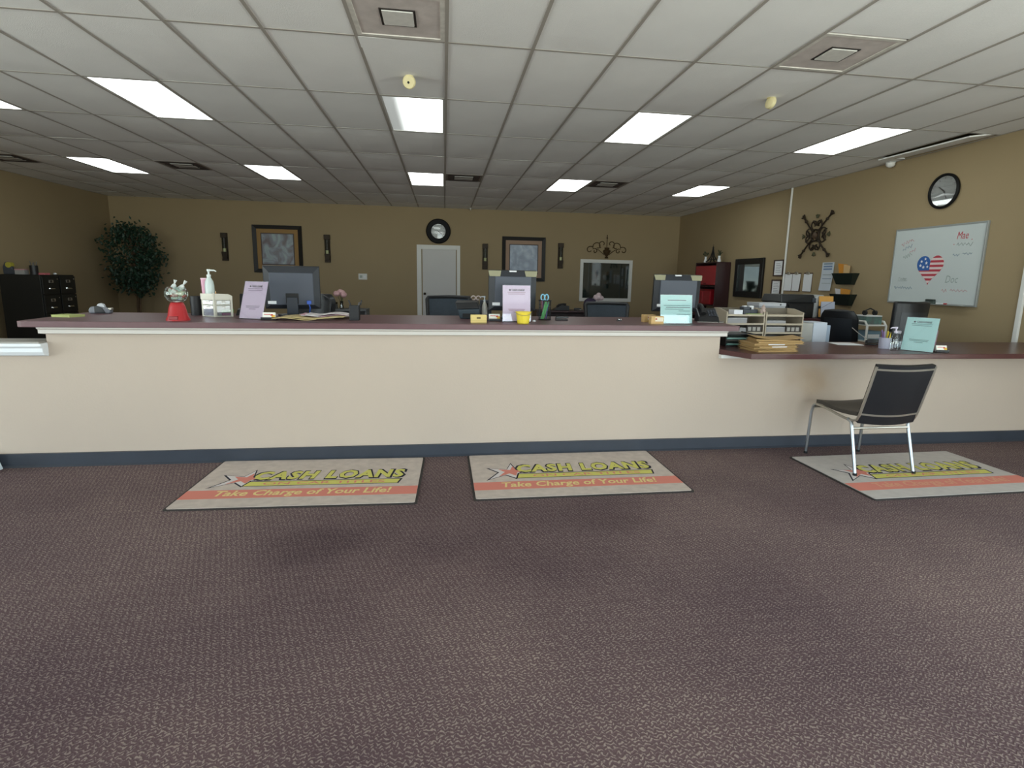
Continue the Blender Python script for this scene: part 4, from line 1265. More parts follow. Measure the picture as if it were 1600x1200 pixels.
# ------------------------------------------------------------------ office chairs
def office_chair(label, x, y, rotz, seat_z, top_z, w=.48, style='mesh', back_low=None, lean=.05):
    t = thing('office_chair', label, 'chair', (x, y, 0), rotz)
    hw = w / 2
    # local: the sitter faces +y, the backrest stands at -y
    zb = back_low or seat_z + .12
    def bs(u, v):
        a = (u - .5) * 2
        return (a * hw * (1 - .08 * (1 - v)), -.23 - lean * v + .05 * a * a, mix(zb, top_z, v))
    if style == 'mesh':
        fr = []
        n = 12
        fr += [bs(0, k / n) for k in range(n)] + [bs(.03 + .94 * k / n, 1 - .03 * abs(k / n - .5)) for k in range(n + 1)] + [bs(1, 1 - k / n) for k in range(1, n + 1)] + [bs(1 - k / n, 0) for k in range(1, n)]
        bk = MB().tube(fr, .021, 8, True).build('back_frame', m_black, t, smooth=True)
        MB().sheet(bs, 8, 6, .006).build('mesh', M('grey_mesh', '3d464f', .85, noise=(60, .2)), bk)
    else:
        def bs2(u, v):
            p = bs(u, v)
            k = math.sin(PI * min(1, max(0, u))) * math.sin(PI * min(1, max(0, v * .96 + .02)))
            return (p[0] * (1 - (.25 if style != 'square' else .02) * max(0, v - .85) / .15 * abs(u - .5) * 2), p[1] - .02 * k, p[2])
        bk = MB().sheet(bs2, 10, 10, .07).build('backrest', m_leather, t, smooth=True, bevel=.02)
        def cush(u, v):
            p = bs2(.14 + .72 * u, .2 + .62 * v)
            return (p[0], p[1] - .012 * math.sin(PI * u) * math.sin(PI * v) - .002, p[2])
        MB().sheet(cush, 8, 8, .006).build('back_panel', M('leather_panel', '23272d', .4), bk, smooth=True)
    MB().sheet(lambda u, v: (mix(-hw, hw, u), mix(-.22, .25, v), seat_z - .02 * max(0, v - .8) / .2), 6, 6, .07).build('seat', m_fabric if style == 'mesh' else m_leather, t, smooth=True, bevel=.02)
    MB().tube([(0, -.1, seat_z - .07), (0, -.27, seat_z - .05), (0, -.3, seat_z + .05), (0, -.265, zb + .1)], .022, 8).build('back_support', m_black, t, smooth=True)
    for s in (-1, 1):
        MB().tube([(s * hw, -.1, seat_z - .05), (s * (hw + .05), -.1, seat_z), (s * (hw + .05), -.08, seat_z + .18), (s * (hw + .05), .15, seat_z + .19)], .016, 8).build('armrest', m_black, t, smooth=True)
    MB().tube([(0, 0, .07), (0, 0, seat_z - .07)], .026, 10).build('gas_column', m_black, t, smooth=True)
    for k in range(5):
        a = 2 * PI * k / 5 + .3
        lg = MB().tube([(0, 0, .1), (.15 * math.cos(a), .15 * math.sin(a), .085), (.26 * math.cos(a), .26 * math.sin(a), .065)], [.028, .022, .016], 8).build('leg', m_black, t, smooth=True)
        MB().at((.26 * math.cos(a), .26 * math.sin(a), .027), (0, 0, a)).cyl(.027, -.02, .02, 12, 'y').build('caster', m_blackm, lg, smooth=True)
    return t
office_chair('black mesh office chair in front of the white door', .045, 5.72, R(178), .72, 1.185, .47)
office_chair('black mesh office chair below the interior window, behind the counter', 1.86, 5.90, R(172), .70, 1.13, .50)
office_chair('black office chair mostly hidden behind the left monitor', -1.40, 5.75, R(165), .70, 1.20, .46, 'pad')
office_chair('black curved back office chair turned sideways behind the lower counter', 4.76, 5.78, R(-58), .46, 1.11, .42, 'leather', .60, .15)
office_chair('black leather high back office chair below the whiteboard', 4.80, 5.20, R(4), .50, 1.238, .45, 'square')

# ------------------------------------------------------------------ high counter: things standing on it
T = 1.052
def monitor(label, x, y, rotz, w=.43, h=.345, z0=.06, tags=0, tilt=8):
    t = thing('monitor', label, 'monitor', (x, y, T), rotz)
    # the screen faces +y; its back is turned to the camera
    tl = R(tilt)
    def P(b):
        return b.at((0, 0, z0 + h / 2), (tl, 0, 0))
    bz = P(MB()).box(-w / 2, w / 2, -.008, .02, -h / 2, h / 2).build('bezel', m_black, t, bevel=.005)
    P(MB()).box(-w / 2 + .02, w / 2 - .02, .02, .0215, -h / 2 + .02, h / 2 - .02).build('screen', M('screen_off', '0a0c10', .15), bz)
    a, b_ = w / 2 - .006, h / 2 - .006
    c, d = w / 2 - .05, h / 2 - .05
    P(MB()).hexa([(-a, -.008, -b_), (a, -.008, -b_), (a, -.008, b_), (-a, -.008, b_)][::-1], [(-c, -.032, -d - .01), (c, -.032, -d - .01), (c, -.032, d), (-c, -.032, d)][::-1]).build('back_slope', M('monitor_slope', '2a2d33', .5), t)
    P(MB()).box(-c, c, -.05, -.030, -d - .01, d).build('back_cover', M('monitor_back', '4b505b', .55), t, bevel=.006)
    P(MB()).box(-.05, .05, -.056, -.05, -d, -d + .09).build('mount', m_black, t, bevel=.003)
    MB().hexa([(-.045, -.05, .012), (.045, -.05, .012), (.045, -.015, .012), (-.045, -.015, .012)], [(-.04, -.075, z0 + .10), (.04, -.075, z0 + .10), (.04, -.045, z0 + .10), (-.04, -.045, z0 + .10)]).build('stand_neck', m_charcoal, t, bevel=.003)
    MB().prism([(.12 * math.cos(k * PI / 12), -.01 + .09 * math.sin(k * PI / 12)) for k in range(24)], 0, .014).build('stand_base', m_black, t, smooth=True)
    P(MB()).box(-c - .02, -c + .045, -.052, -.05, -d + .0, -d + .025).build('label', m_paper, t)
    if tags:
        m_tag = M('cream_tag', '979479', .7)
        for s in (-1, 1):
            P(MB()).hexa([(s * (w / 2 - .05) - .045, -.034, h / 2 - .05), (s * (w / 2 - .05) + .045, -.034, h / 2 - .05), (s * (w / 2 - .05) + .045, -.030, h / 2 - .05), (s * (w / 2 - .05) - .045, -.030, h / 2 - .05)],
                        [(s * (w / 2 - .05) - .055, -.012, h / 2 - .004), (s * (w / 2 - .05) + .055, -.012, h / 2 - .004), (s * (w / 2 - .05) + .055, -.008, h / 2 - .004), (s * (w / 2 - .05) - .055, -.008, h / 2 - .004)]).build('sticker', m_tag, t)
        P(MB()).box(-.03, .03, -.018, -.009, h / 2 - .014, h / 2 - .002).build('badge', m_paper, t)
    return t
mo = monitor('black computer monitor seen from behind, left on the counter, below tan framed print', -1.262, 4.78, R(8), .44, .36, .055, 0)
MB().tube([(.13, -.06, .11), (.14, -.07, .07), (.13, -.05, .02), (.12, .0, .005)], .005, 6).build('cable', M('blue_cable', '1f4fae', .4), mo, smooth=True)
MB().box(.115, .15, -.075, -.055, .10, .13).build('connector', M('blue_cable', '1f4fae'), mo, bevel=.003)
monitor('black computer monitor seen from behind, middle one with cream stickers, behind the pink sign', .583, 4.62, R(0), .41, .345, .07, 1, 4)
monitor('black computer monitor seen from behind, right one behind the large mint sign', 2.165, 4.84, R(-3), .45, .345, .065, 1, 4)

def sign(label, x, y, rotz, w, h, col, z=T, lean=14, lines='qr', group=None):
    t = thing('sign_holder', label, 'sign', (x, y, z), rotz)
    ln = R(lean)
    def P(b):
        return b.at((0, 0, .004), (-ln, 0, 0))
    pm = M('sign_paper_' + col, {'e2c8dc': 'efd6e8', 'f2d3e6': 'ffe6f7', 'bfe3dc': 'd3f7f0'}.get(col, col), .7)
    sh = P(MB()).box(-w / 2, w / 2, -.0005, .0005, .002, h).build('sheet', pm, t)
    P(MB()).box(-w / 2 - .003, w / 2 + .003, -.004, -.002, 0, h + .003).build('front_panel', m_acryl, t)
    P(MB()).box(-w / 2 - .003, w / 2 + .003, .002, .004, 0, h + .003).build('back_panel', m_acryl, t)
    MB().box(-w / 2 - .003, w / 2 + .003, -.022, .085, 0, .003).build('foot', m_acryl, t)
    c, s_ = math.cos(ln), math.sin(ln)
    U, V = (1, 0, 0), (0, s_, c)
    def at_(a, b_):
        return (a, s_ * b_ - .0008 * c, .004 + c * b_ + .0008 * s_)
    def bar(a0, a1, b0, b1, m=m_ink):
        P(MB()).box(a0, a1, -.0012, -.0006, b0, b1).build('print_line', m, sh)
    m_soft = M('soft_ink_' + col, {'e2c8dc': 'a890a4', 'f2d3e6': 'cda2b2', 'bfe3dc': '85aaa4'}.get(col, '999999'), .9)
    if lines == 'qr':
        k = w / .216
        pts = []
        for q in range(10):
            r = .011 * k if q % 2 == 0 else .0045 * k
            pts.append((-.052 * k + r * math.sin(q * PI / 5), .87 * h + r * math.cos(q * PI / 5)))
        b = MB()
        P(b)
        b.prism(pts, -.0012, -.0006, 'y').build('logo_star', M('dark_ink', '40363f', .9), sh)
        lettering('CASH LOANS', M('dark_ink', '40363f'), sh, at_(.012 * k, .875 * h), U, V, .10 * k, .014, .02, .2, .0006)
        bar(-.03 * k, .06 * k, .845 * h, .852 * h)
        for b0, a in ((.80, .07), (.755, .065), (.33, .065), (.295, .06), (.25, .03)):
            bar(-a * k, a * k, b0 * h, (b0 + .016) * h, m_soft)
    else:
        bar(-.075, .085, .80 * h, .825 * h)
        for b0, a0, a1 in ((.62, -.11, .12), (.555, -.09, .12), (.49, -.10, .06), (.43, .02, .12), (.31, .0, .12)):
            bar(a0, a1, b0 * h, (b0 + .02) * h, m_ink if b0 == .555 else m_soft)
    return t
sign('pale pink notice in a clear stand, turned left, beside the left monitor', -1.468, 4.36, R(-15), .19, .30, 'e2c8dc', lean=21)
sign('bright pink notice in a clear stand before the middle monitor', .582, 4.30, R(0), .225, .29, 'f2d3e6', lean=8)
sign('wide mint green notice in a clear stand before the right monitor', 1.905, 4.22, R(0), .275, .235, 'bfe3dc', lines='text', lean=8)

# candy jar
t = thing('candy_jar', 'red based candy jar filled with wrapped sweets on the counter', 'candy jar', (-1.918, 4.215, T))
MB().lathe([(.078, 0), (.076, .012), (.066, .03), (.052, .10), (.042, .125), (.036, .13)], 20).build('base', m_red, t, smooth=True)
MB().box(-.03, .03, -.077, -.06, .008, .034).build('door_flap', M('red_dark', '8f1d22', .35), t, bevel=.003)
g = MB().at((0, 0, .19))
g.lathe([(.036, -.06), (.06, -.045), (.075, -.015), (.076, .01), (.066, .04), (.055, .052)], 24)
g.build('globe', glass('globe_glass', 'f0f5f2', .06), t, smooth=True)
q = random.Random(11)
cols = ['cfd8d2', 'b9c9bd', 'e3e6e4', 'c9a9a4', 'a8bcb4', 'd9dcc4', 'b8c4d6', 'c67f74']
for k in range(44):
    a, e_, r = q.uniform(0, 2 * PI), q.uniform(-.9, .8), q.uniform(.012, .044)
    c = Vector((r * math.cos(a) * math.cos(e_), r * math.sin(a) * math.cos(e_), .19 + .05 * math.sin(e_)))
    cd = thing('wrapped_candy', 'wrapped sweet inside the red based candy jar', 'candy', (c.x - 1.918, c.y + 4.215, c.z + T), q.uniform(0, 6), 'sweets in the candy jar')
    MB().ball((0, 0, 0), .016, 8, 5, (1.3, 1, .8)).tube([(-.03, 0, .004), (-.017, 0, 0)], [.01, .003], 6).tube([(.017, 0, 0), (.03, 0, .004)], [.003, .01], 6).build('wrapper', M('candy_' + cols[k % 8], cols[k % 8], .4), cd, smooth=True)
for k, (dx, dz, sl) in enumerate(((-.01, .235, .25), (.035, .228, .6))):
    cd = thing('wrapped_candy', ('tall white wrapped sweet sticking up from the candy jar' if k == 0 else 'white wrapped sweet leaning out of the candy jar at right'), 'candy', (-1.918 + dx, 4.205, T + dz))
    MB().tube([(0, 0, 0), (sl * .03, 0, .02), (sl * .04, 0, .03)], [.02, .014, .004], 8).build('sweet', M('white_wrap', 'd6dbd8', .4), cd, smooth=True)
    MB().tube([(sl * .04, 0, .03), (sl * .07, 0, .055)], [.004, .012], 7).build('wrapper_twist', M('white_wrap', 'd6dbd8'), cd, smooth=True)

# drawer organizer
m_org = M('ivory_plastic', 'd9d5c6', .45)
t = thing('drawer_organizer', 'small white plastic corner drawer organizer on the counter', 'organizer', (-1.80, 4.56, T))
OA = R(24)        # two wings meet at a front post and fold back on both sides
for s in (-1, 1):
    def W(b):
        return b.at((0, 0, 0), (0, 0, s * OA))
    def bx(b, a0, a1, y0, y1, z0, z1):
        return b.box(min(s * a0, s * a1), max(s * a0, s * a1), y0, y1, z0, z1)
    b = W(MB())
    bx(b, .0, .014, 0, .10, 0, .165)
    bx(b, .112, .128, 0, .10, 0, .165)
    for z in (0, .09, .13):
        bx(b, .014, .112, .004, .10, z, z + .007)
    bx(b, .014, .112, .094, .10, .007, .165)
    b.build('frame', m_org, t, bevel=.002)
    wb = W(MB())
    wb.prism([(s * .0, .137), (s * .128, .137), (s * .128, .165 if s > 0 else .182), (s * .10, .180 if s > 0 else .182), (s * .0, .184)], -.005, 0, 'y').build('top_bin', m_org, t)
    for z0, z1 in ((.009, .088), (.099, .128)):
        dr = bx(W(MB()), .016, .110, -.003, .001, z0, z1).build('drawer', glass('smoky_drawer', 'd6d6dc', .05), t)
        bx(W(MB()), .05, .078, -.008, -.003, z1 - .012, z1 - .005).build('pull', m_org, dr)
MB().tube([(0, -.004, 0), (0, -.004, .188)], .008, 10).build('front_post', m_org, t, smooth=True)
for lb, x, c1, c2, z, hh in (('green note pads inside the right drawer of the white organizer', .06, '6fe080', 'd0608a', .009, .05), ('pale tape rolls inside the left drawer of the white organizer', -.062, 'e0e3f0', 'c0a8b4', .009, .05)):
    o = thing('notepad_stack', lb, 'notepad', (-1.80 + x, 4.645, T + z), R(24) if x > 0 else R(-24))
    MB().box(-.04, .04, -.035, .035, 0, hh * .45).build('pad', M('pad_' + c2, c2, .7), o)
    MB().hexa([(-.042, -.036, hh * .45), (.04, -.035, hh * .45), (.04, .035, hh * .45), (-.04, .035, hh * .45)], [(-.04, -.035, hh * .8), (.043, -.035, hh), (.04, .035, hh), (-.04, .035, hh * .8)]).build('pad', M('pad_' + c1, c1, .7), o)
def pump_bottle(label, x, y, z, r, h, col, cap, cat='bottle', rot=0.0, clear=False):
    t = thing('pump_bottle', label, cat, (x, y, z), rot)
    bm = glass('bottle_clear', 'f4f8fa', .06) if clear else M('bottle_' + col, col, .35)
    MB().lathe([(r * .9, 0), (r, .01), (r, h * .45), (r * .85, h * .6), (r * .42, h * .72), (r * .40, h * .75)], 16).build('body', bm, t, smooth=True)
    cm = M('cap_' + cap, cap, .35)
    p = MB().lathe([(r * .46, h * .75), (r * .46, h * .82), (r * .2, h * .83), (r * .2, h * .92), (r * .35, h * .93), (r * .35, h)], 12).build('pump', cm, t, smooth=True)
    MB().tube([(0, 0, h * .965), (r * 1.2, 0, h * .965), (r * 1.7, 0, h * .93)], [r * .22, r * .18, r * .12], 8).build('spout', cm, p, smooth=True)
    return t
pump_bottle('white pump lotion bottle standing on the white drawer organizer', -1.858, 4.64, T + .138, .034, .235, 'cfdcd8', 'dfe6e4')
t = thing('lotion_tube', 'pink lotion tube behind the white pump bottle', 'bottle', (-1.905, 4.66, T + .138))
MB().lathe([(.018, 0), (.018, .03), (.02, .035), (.022, .10), (.024, .155)], 12).build('tube', M('pink_tube', 'd9a3b8', .4), t, smooth=True).scale = (1, .5, 1)
MB().box(-.024, .024, -.004, .004, .155, .165).build('crimp', M('pink_crimp', 'e6c3d2', .4), t)
t = thing('pencil', 'orange pencil standing in the white drawer organizer', 'pencil', (-1.798, 4.60, T + .138))
MB().tube([(0, 0, 0), (0, -.005, .055)], .004, 6).build('barrel', M('pencil_orange', 'd99a55', .5), t)
MB().tube([(0, -.005, .055), (0, -.006, .065)], [.004, .001], 6).build('tip', M('pencil_wood', 'e3c9a0', .6), t)
m_meshblack = M('black_wire_mesh', '1a1b1f', .5, noise=(150, .5))
pen_cup('black mesh pen cup behind the white drawer organizer', (-2.01, 4.74, T), .042, .155, m_meshblack, [], name='mesh_cup')
t = thing('cordless_phone', 'black cordless phone behind the pale pink notice', 'phone', (-1.665, 4.78, T), R(10))
MB().hexa([(-.05, -.05, 0), (.05, -.05, 0), (.05, .05, 0), (-.05, .05, 0)], [(-.04, -.02, .05), (.04, -.02, .05), (.04, .04, .06), (-.04, .04, .06)]).build('cradle', m_black, t, bevel=.006)
MB().at((0, .01, .05), (R(-14), 0, 0)).box(-.024, .024, -.014, .014, 0, .13).build('handset', m_blackm, t, bevel=.008)
MB().at((0, .01, .05), (R(-14), 0, 0)).tube([(.016, .0, .13), (.016, .0, .16)], .005, 6).build('antenna', m_blackm, t)

def card_holder(label, x, y, rotz=0.0, z=T, cols=('f0efe6', 'e2b84a', 'c8453a')):
    t = thing('business_card_holder', label, 'card holder', (x, y, z), rotz)
    MB().box(-.055, .055, -.022, .03, 0, .006).box(-.055, .055, -.024, -.020, .006, .022).build('tray', m_black, t, bevel=.002)
    st = MB().at((0, -.014, .006), (R(-18), 0, 0)).box(-.045, .045, 0, .016, 0, .054).build('card_stack', M('card_white', cols[0], .7), t)
    MB().at((0, -.014, .006), (R(-18), 0, 0)).box(-.045, .045, -.0006, 0, .0, .014).box(.02, .045, -.0006, 0, .014, .035).build('card_print', M('card_yellow', cols[1], .7), st)
    MB().at((0, -.014, .006), (R(-18), 0, 0)).box(-.035, .01, -.0006, 0, .036, .041).box(.012, .03, -.0012, -.0006, .028, .04).build('card_print', M('card_red', cols[2], .7), st)
card_holder('black business card holder with yellow and white cards beside the pale pink notice', -1.315, 4.30)
card_holder('black business card holder with white cards between the yellow box and bright pink notice', .408, 4.37, R(4))
t = thing('paper_stack', 'stack of loose pink and white papers under the left monitor', 'papers', (-.985, 4.545, T), R(3))
for k, (c, z, w, dx) in enumerate((('cdb98a', 0, .24, -.06), ('d9d5d2', .007, .2, .06), ('d6a9b4', .014, .18, .03), ('e3dcdc', .022, .16, .05))):
    MB().sheet(lambda u, v, z=z, w=w, dx=dx, k=k: (dx + mix(-w, w, u), mix(-.11, .11, v) + .01 * k, .0125 + z + .008 * math.sin(u * 7 + k)), 12, 3, .003).build('sheet', M('paper_' + c, c, .75), t, smooth=True)
t = thing('manila_folder', 'wavy cream folder lying on the counter before the left monitor', 'folder', (-1.10, 4.325, T), R(2))
for k in range(2):
    MB().sheet(lambda u, v, k=k: (mix(-.19 + .14 * k, .13 + .2 * k, u), mix(-.06, .06, v) + .02 * k, .0135 + .007 * k + .008 * math.sin(u * 6 + k * 2.5)), 14, 2, .003).build('leaf', M('manila', 'd2be87', .7), t, smooth=True)
t = pen_cup('black mesh pen cup with open corner posts, right of the papers', (-.694, 4.36, T), .05, .115, m_meshblack, [('2a2a2e', .14)], True, None, 3, 'mesh_cup')
for a in (0, 1):
    MB().hexa([(-.04 + a * .075, .03, .115), (-.03 + a * .075, .03, .115), (-.03 + a * .075, .04, .115), (-.04 + a * .075, .04, .115)], [(-.055 + a * .1, .03, .155), (-.045 + a * .1, .03, .155), (-.045 + a * .1, .04, .155), (-.055 + a * .1, .04, .155)]).build('corner_post', m_meshblack, t)

# left end of the counter
t = thing('notepad', 'pale green note pad lying at the left end of the counter', 'notepad', (-2.80, 4.47, T), R(-18))
MB().box(-.08, .08, -.06, .06, 0, .014).build('pages', M('pad_green_pages', 'b9c07a', .8), t)
MB().box(-.082, .082, -.062, .062, .014, .016).build('cover', M('pad_green', 'a9b36a', .7), t)
t = thing('tape_dispenser', 'grey and black tape dispenser at the left end of the counter', 'tape dispenser', (-2.79, 4.84, T), R(5))
MB().prism([(-.07, 0), (.08, 0), (.085, .03), (.04, .05), (-.01, .06), (-.06, .055), (-.075, .03)], -.028, .028, 'y').build('body', M('silver_grey', '75787f', .4), t, bevel=.01)
MB().prism([(-.03, .004), (.05, .004), (.03, .045), (-.01, .062), (-.03, .06)], -.032, .032, 'y').build('side_panel', m_black, t, bevel=.004)
MB().at((.01, 0, .055)).lathe([(.012, -.012), (.028, -.012), (.028, .012), (.012, .012)], 16, 'y').build('tape_roll', M('clear_tape', 'b9bcc0', .3), t, smooth=True)
MB().at((.075, 0, .03)).box(-.01, .014, -.02, .02, 0, .016).build('cutter', m_satin, t, bevel=.003)

# middle group
t = thing('receipt_printer', 'dark receipt printer with open tray left of the white sanitizer', 'printer', (.215, 4.66, T), R(-6))
MB().hexa([(-.075, -.07, 0), (.09, -.07, 0), (.09, .08, 0), (-.075, .08, 0)], [(-.09, -.08, .075), (.095, -.08, .085), (.095, .09, .10), (-.09, .09, .10)]).build('body', M('slate_plastic', '34414a', .45), t, bevel=.008)
MB().box(-.05, .06, -.083, -.07, .01, .045).build('paper_slot', m_blackm, t)
MB().hexa([(-.10, -.07, .08), (.09, -.07, .09), (.09, .07, .10), (-.10, .07, .10)], [(-.115, -.05, .135), (.07, -.05, .14), (.08, .10, .15), (-.115, .10, .15)]).build('lid', m_black, t, bevel=.006)
MB().box(-.08, .06, -.055, -.052, .10, .112).build('trim', M('slate_trim', '5d6a6c', .4), t)
t = thing('ribbon_bow', 'white and red twisted ribbon bow above the receipt printer', 'ribbon', (.285, 4.86, T), 0)
for s in (-1, 1):
    MB().tube(spiral(s * .02, .165, .022, .012, 0 if s > 0 else PI, (0 if s > 0 else PI) + s * 5.5, 14, 0), .006, 5).build('loop', M('ribbon_white', 'b9a9a4', .6), t, smooth=True)
MB().tube([(0, 0, 0), (.005, 0, .08), (0, 0, .15)], .005, 5).build('stem', m_black, t)
MB().cyl(.02, 0, .01, 10).build('foot', m_black, t)
t = thing('card_reader', 'small dark card reader behind the white sanitizer bottle', 'card reader', (.37, 4.9, T))
MB().hexa([(-.05, -.03, 0), (.06, -.03, 0), (.06, .05, 0), (-.05, .05, 0)], [(-.045, -.01, .14), (.055, -.01, .14), (.055, .03, .15), (-.045, .03, .15)]).build('body', m_charcoal, t, bevel=.006)
MB().box(-.03, .04, -.026, -.022, .08, .12).build('screen', M('screen_off', '0a0c10'), t)
pump_bottle('white hand sanitizer bottle with clear top behind the yellow card box', .355, 4.74, T, .024, .19, 'd9d8d0', 'b9c0c8', 'bottle', R(180))
t = thing('card_box', 'small pale yellow card box near the counter edge, left of the bright pink notice', 'box', (.268, 4.20, T))
MB().box(-.062, .062, -.025, .03, 0, .062).build('box', M('pale_yellow_card', 'd9c27c', .7), t, bevel=.002)
MB().box(-.016, .014, -.0262, -.025, .032, .046).build('printed_mark', M('brown_ink', '6b5a35', .8), t)
MB().box(-.063, .063, -.0262, .031, .018, .0195).build('lid_seam', M('card_seam', 'b39c58', .8), t)
t = thing('bucket', 'small yellow bucket before the bright pink notice', 'bucket', (.615, 4.165, T))
MB().lathe([(.043, 0), (.046, .002), (.058, .084), (.062, .086), (.062, .092), (.056, .092), (.044, .006), (.001, .006)], 22).build('pail', m_yellow, t, smooth=True)
MB().tube([(.06 * math.cos(k * PI / 10), -.062 * math.sin(k * PI / 10), .086 - .02 * math.sin(k * PI / 10)) for k in range(11)], .002, 5).build('handle', m_satin, t)
t = thing('pebble', 'tiny white stone beside the bright pink notice', 'pebble', (.725, 4.30, T))
MB().ball((0, 0, .008), .012, 10, 6, (1.2, 1, .65)).build('body', m_paper, t, smooth=True)
MB().box(-.006, .006, -.008, .004, .0145, .0165).build('chip', M('pebble_chip', 'c9c9c9', .7), t)
t = pen_cup('black mesh pen cup holding blue handled scissors and a green ruler', (.862, 4.57, T), .052, .165, m_black, [('3d6f9c', .15), ('9a6f9a', .16), ('a06a72', .17), ('7d5a86', .155)], False, None, 5, 'mesh_cup', True)
MB().at((0, 0, 0)).tube([(.055 * math.cos(k * PI / 10), .055 * math.sin(k * PI / 10), .165) for k in range(20)], .003, 5, True).build('rim', m_black, t)
MB().tube([(.054 * math.cos(k * PI / 10), .054 * math.sin(k * PI / 10), .004) for k in range(20)], .004, 5, True).build('base_ring', m_black, t)
t = thing('scissors', 'blue handled scissors standing in the mesh pen cup', 'scissors', (.862, 4.57, T))
for s in (-1, 1):
    MB().tube([(-.004 + s * .016 + .016 * math.cos(k * PI / 8), 0, .19 + .026 * math.sin(k * PI / 8)) for k in range(16)], .006, 6, True).build('handle', M('light_blue_plastic', '86c3dc', .4), t, smooth=True)
    MB().hexa([(-.004 - s * .004, -.001, .03), (.0 - s * .004, -.001, .03), (.0 - s * .004, .001, .03), (-.004 - s * .004, .001, .03)], [(s * .012 - .008, -.001, .17), (s * .012 + .004, -.001, .17), (s * .012 + .004, .001, .17), (s * .012 - .008, .001, .17)]).build('blade', M('blade_steel', '33353b', .6), t)
t = thing('ruler', 'green ruler leaning inside the mesh pen cup', 'ruler', (.862, 4.545, T))
MB().hexa([(-.042, -.012, .010), (-.012, -.012, .010), (-.012, -.009, .010), (-.042, -.009, .010)], [(-.006, -.012, .155), (.03, -.012, .155), (.03, -.009, .155), (-.006, -.009, .155)]).build('blade', M('green_plastic', '3fa34d', .4), t)
MB().hexa([(-.027, -.0125, .03), (-.024, -.0125, .03), (-.024, -.012, .03), (-.027, -.012, .03)], [(.011, -.0125, .15), (.014, -.0125, .15), (.014, -.012, .15), (.011, -.012, .15)]).build('scale_mark', M('green_dark', '2a7a38', .5), t)
t = thing('stapler', 'small black stapler right of the scissors cup', 'stapler', (1.0, 4.50, T), R(8))
MB().box(-.06, .05, -.016, .016, 0, .01).build('base', m_black, t, bevel=.003)
MB().prism([(-.06, .012), (.055, .018), (.058, .03), (-.045, .036), (-.06, .026)], -.013, .013, 'y').build('arm', m_black, t, bevel=.004)
t = thing('binder_clip', 'small black and silver binder clip lying on the counter', 'clip', (1.50, 4.48, T))
MB().prism([(-.022, 0), (.022, 0), (.006, .02), (-.006, .02)], -.016, .016, 'y').build('jaw', m_black, t)
MB().tube([(-.01, -.016, .018), (-.005, -.04, .012), (.005, -.04, .012), (.01, -.016, .018)], .003, 5).build('wire_handle', m_chrome, t)
for lb, x, y, rz in (('tan card box with white label, rear of two beside the large mint notice', 1.735, 4.40, R(6)), ('tan card box with red mark, front of two beside the large mint notice', 1.725, 4.205, R(0))):
    t = thing('card_box', lb, 'box', (x, y, T), rz, 'tan card boxes')
    MB().box(-.054, .054, -.025, .03, 0, .064).build('box', M('tan_card', 'c9a56e', .7), t, bevel=.002)
    MB().box(-.02, .048, -.0258, -.025, .022, .055).build('label', M('label_cream', 'e2d8c4', .8), t)
    MB().box(-.018, -.004, -.0264, -.0258, .036, .048).build('red_mark', M('mark_red', 'b8503f', .8), t)
t = thing('desk_phone', 'black phone terminal at the right end of the high counter', 'phone', (2.30, 4.47, T), R(-14))
MB().hexa([(-.09, -.09, 0), (.09, -.09, 0), (.09, .09, 0), (-.09, .09, 0)], [(-.085, -.06, .05), (.085, -.06, .05), (.085, .08, .12), (-.085, .08, .12)]).build('base', m_black, t, bevel=.008)
MB().at((-.05, .0, .105), (R(22), 0, 0)).tube([(0, -.08, .0), (0, -.04, .022), (0, .04, .022), (0, .08, 0)], [.026, .018, .018, .026], 8).build('handset', m_blackm, t, smooth=True)
for k in range(12):
    MB().at((.01 + (k % 3) * .024, -.045 + (k // 3) * .024, .06 + (k // 3) * .0125), (R(27), 0, 0)).box(-.008, .008, -.008, .008, 0, .005).build('key', m_charcoal, t)
MB().tube([(.09, .02, .01), (.14, -.01, .004), (.12, -.07, .004), (.02, -.1, .004), (-.1, -.09, .004)], .004, 6).build('cord', M('grey_cord', '8f8b86', .5), t, smooth=True)

# ------------------------------------------------------------------ lower counter
L = .852
t = thing('letter_tray', 'black letter tray with green papers at the left end of the lower counter', 'letter tray', (2.55, 4.42, L), R(-3))
for z in (0, .05, .10):
    MB().box(-.13, .13, -.10, .14, z, z + .004).box(-.13, .13, -.10, -.096, z, z + .012).build('shelf', m_black, t)
for x in (-.13, .126):
    MB().box(x, x + .004, -.10, .14, 0, .112).build('side_panel', m_black, t)
for k, (c, z, lb) in enumerate((('5f8f86', .0045, 'green papers on the bottom level of the black letter tray'), ('7fa8a0', .0545, 'pale green papers on the middle level of the black letter tray'))):
    o = thing('paper_stack', lb, 'papers', (2.55, 4.42, L + z), R(-3))
    MB().box(-.115, .115, -.09, .12, 0, .018).build('sheets', M('paper_' + c, c, .8), o)
    MB().at((0, 0, 0), (0, 0, R(2))).box(-.108, .112, -.088, .115, .018, .02).build('top_sheet', M('paper_top_' + c, 'a9c4c0', .8), o)
FL = ['lowest', 'second from bottom', 'third from bottom', 'fourth from bottom', 'second from top', 'topmost']
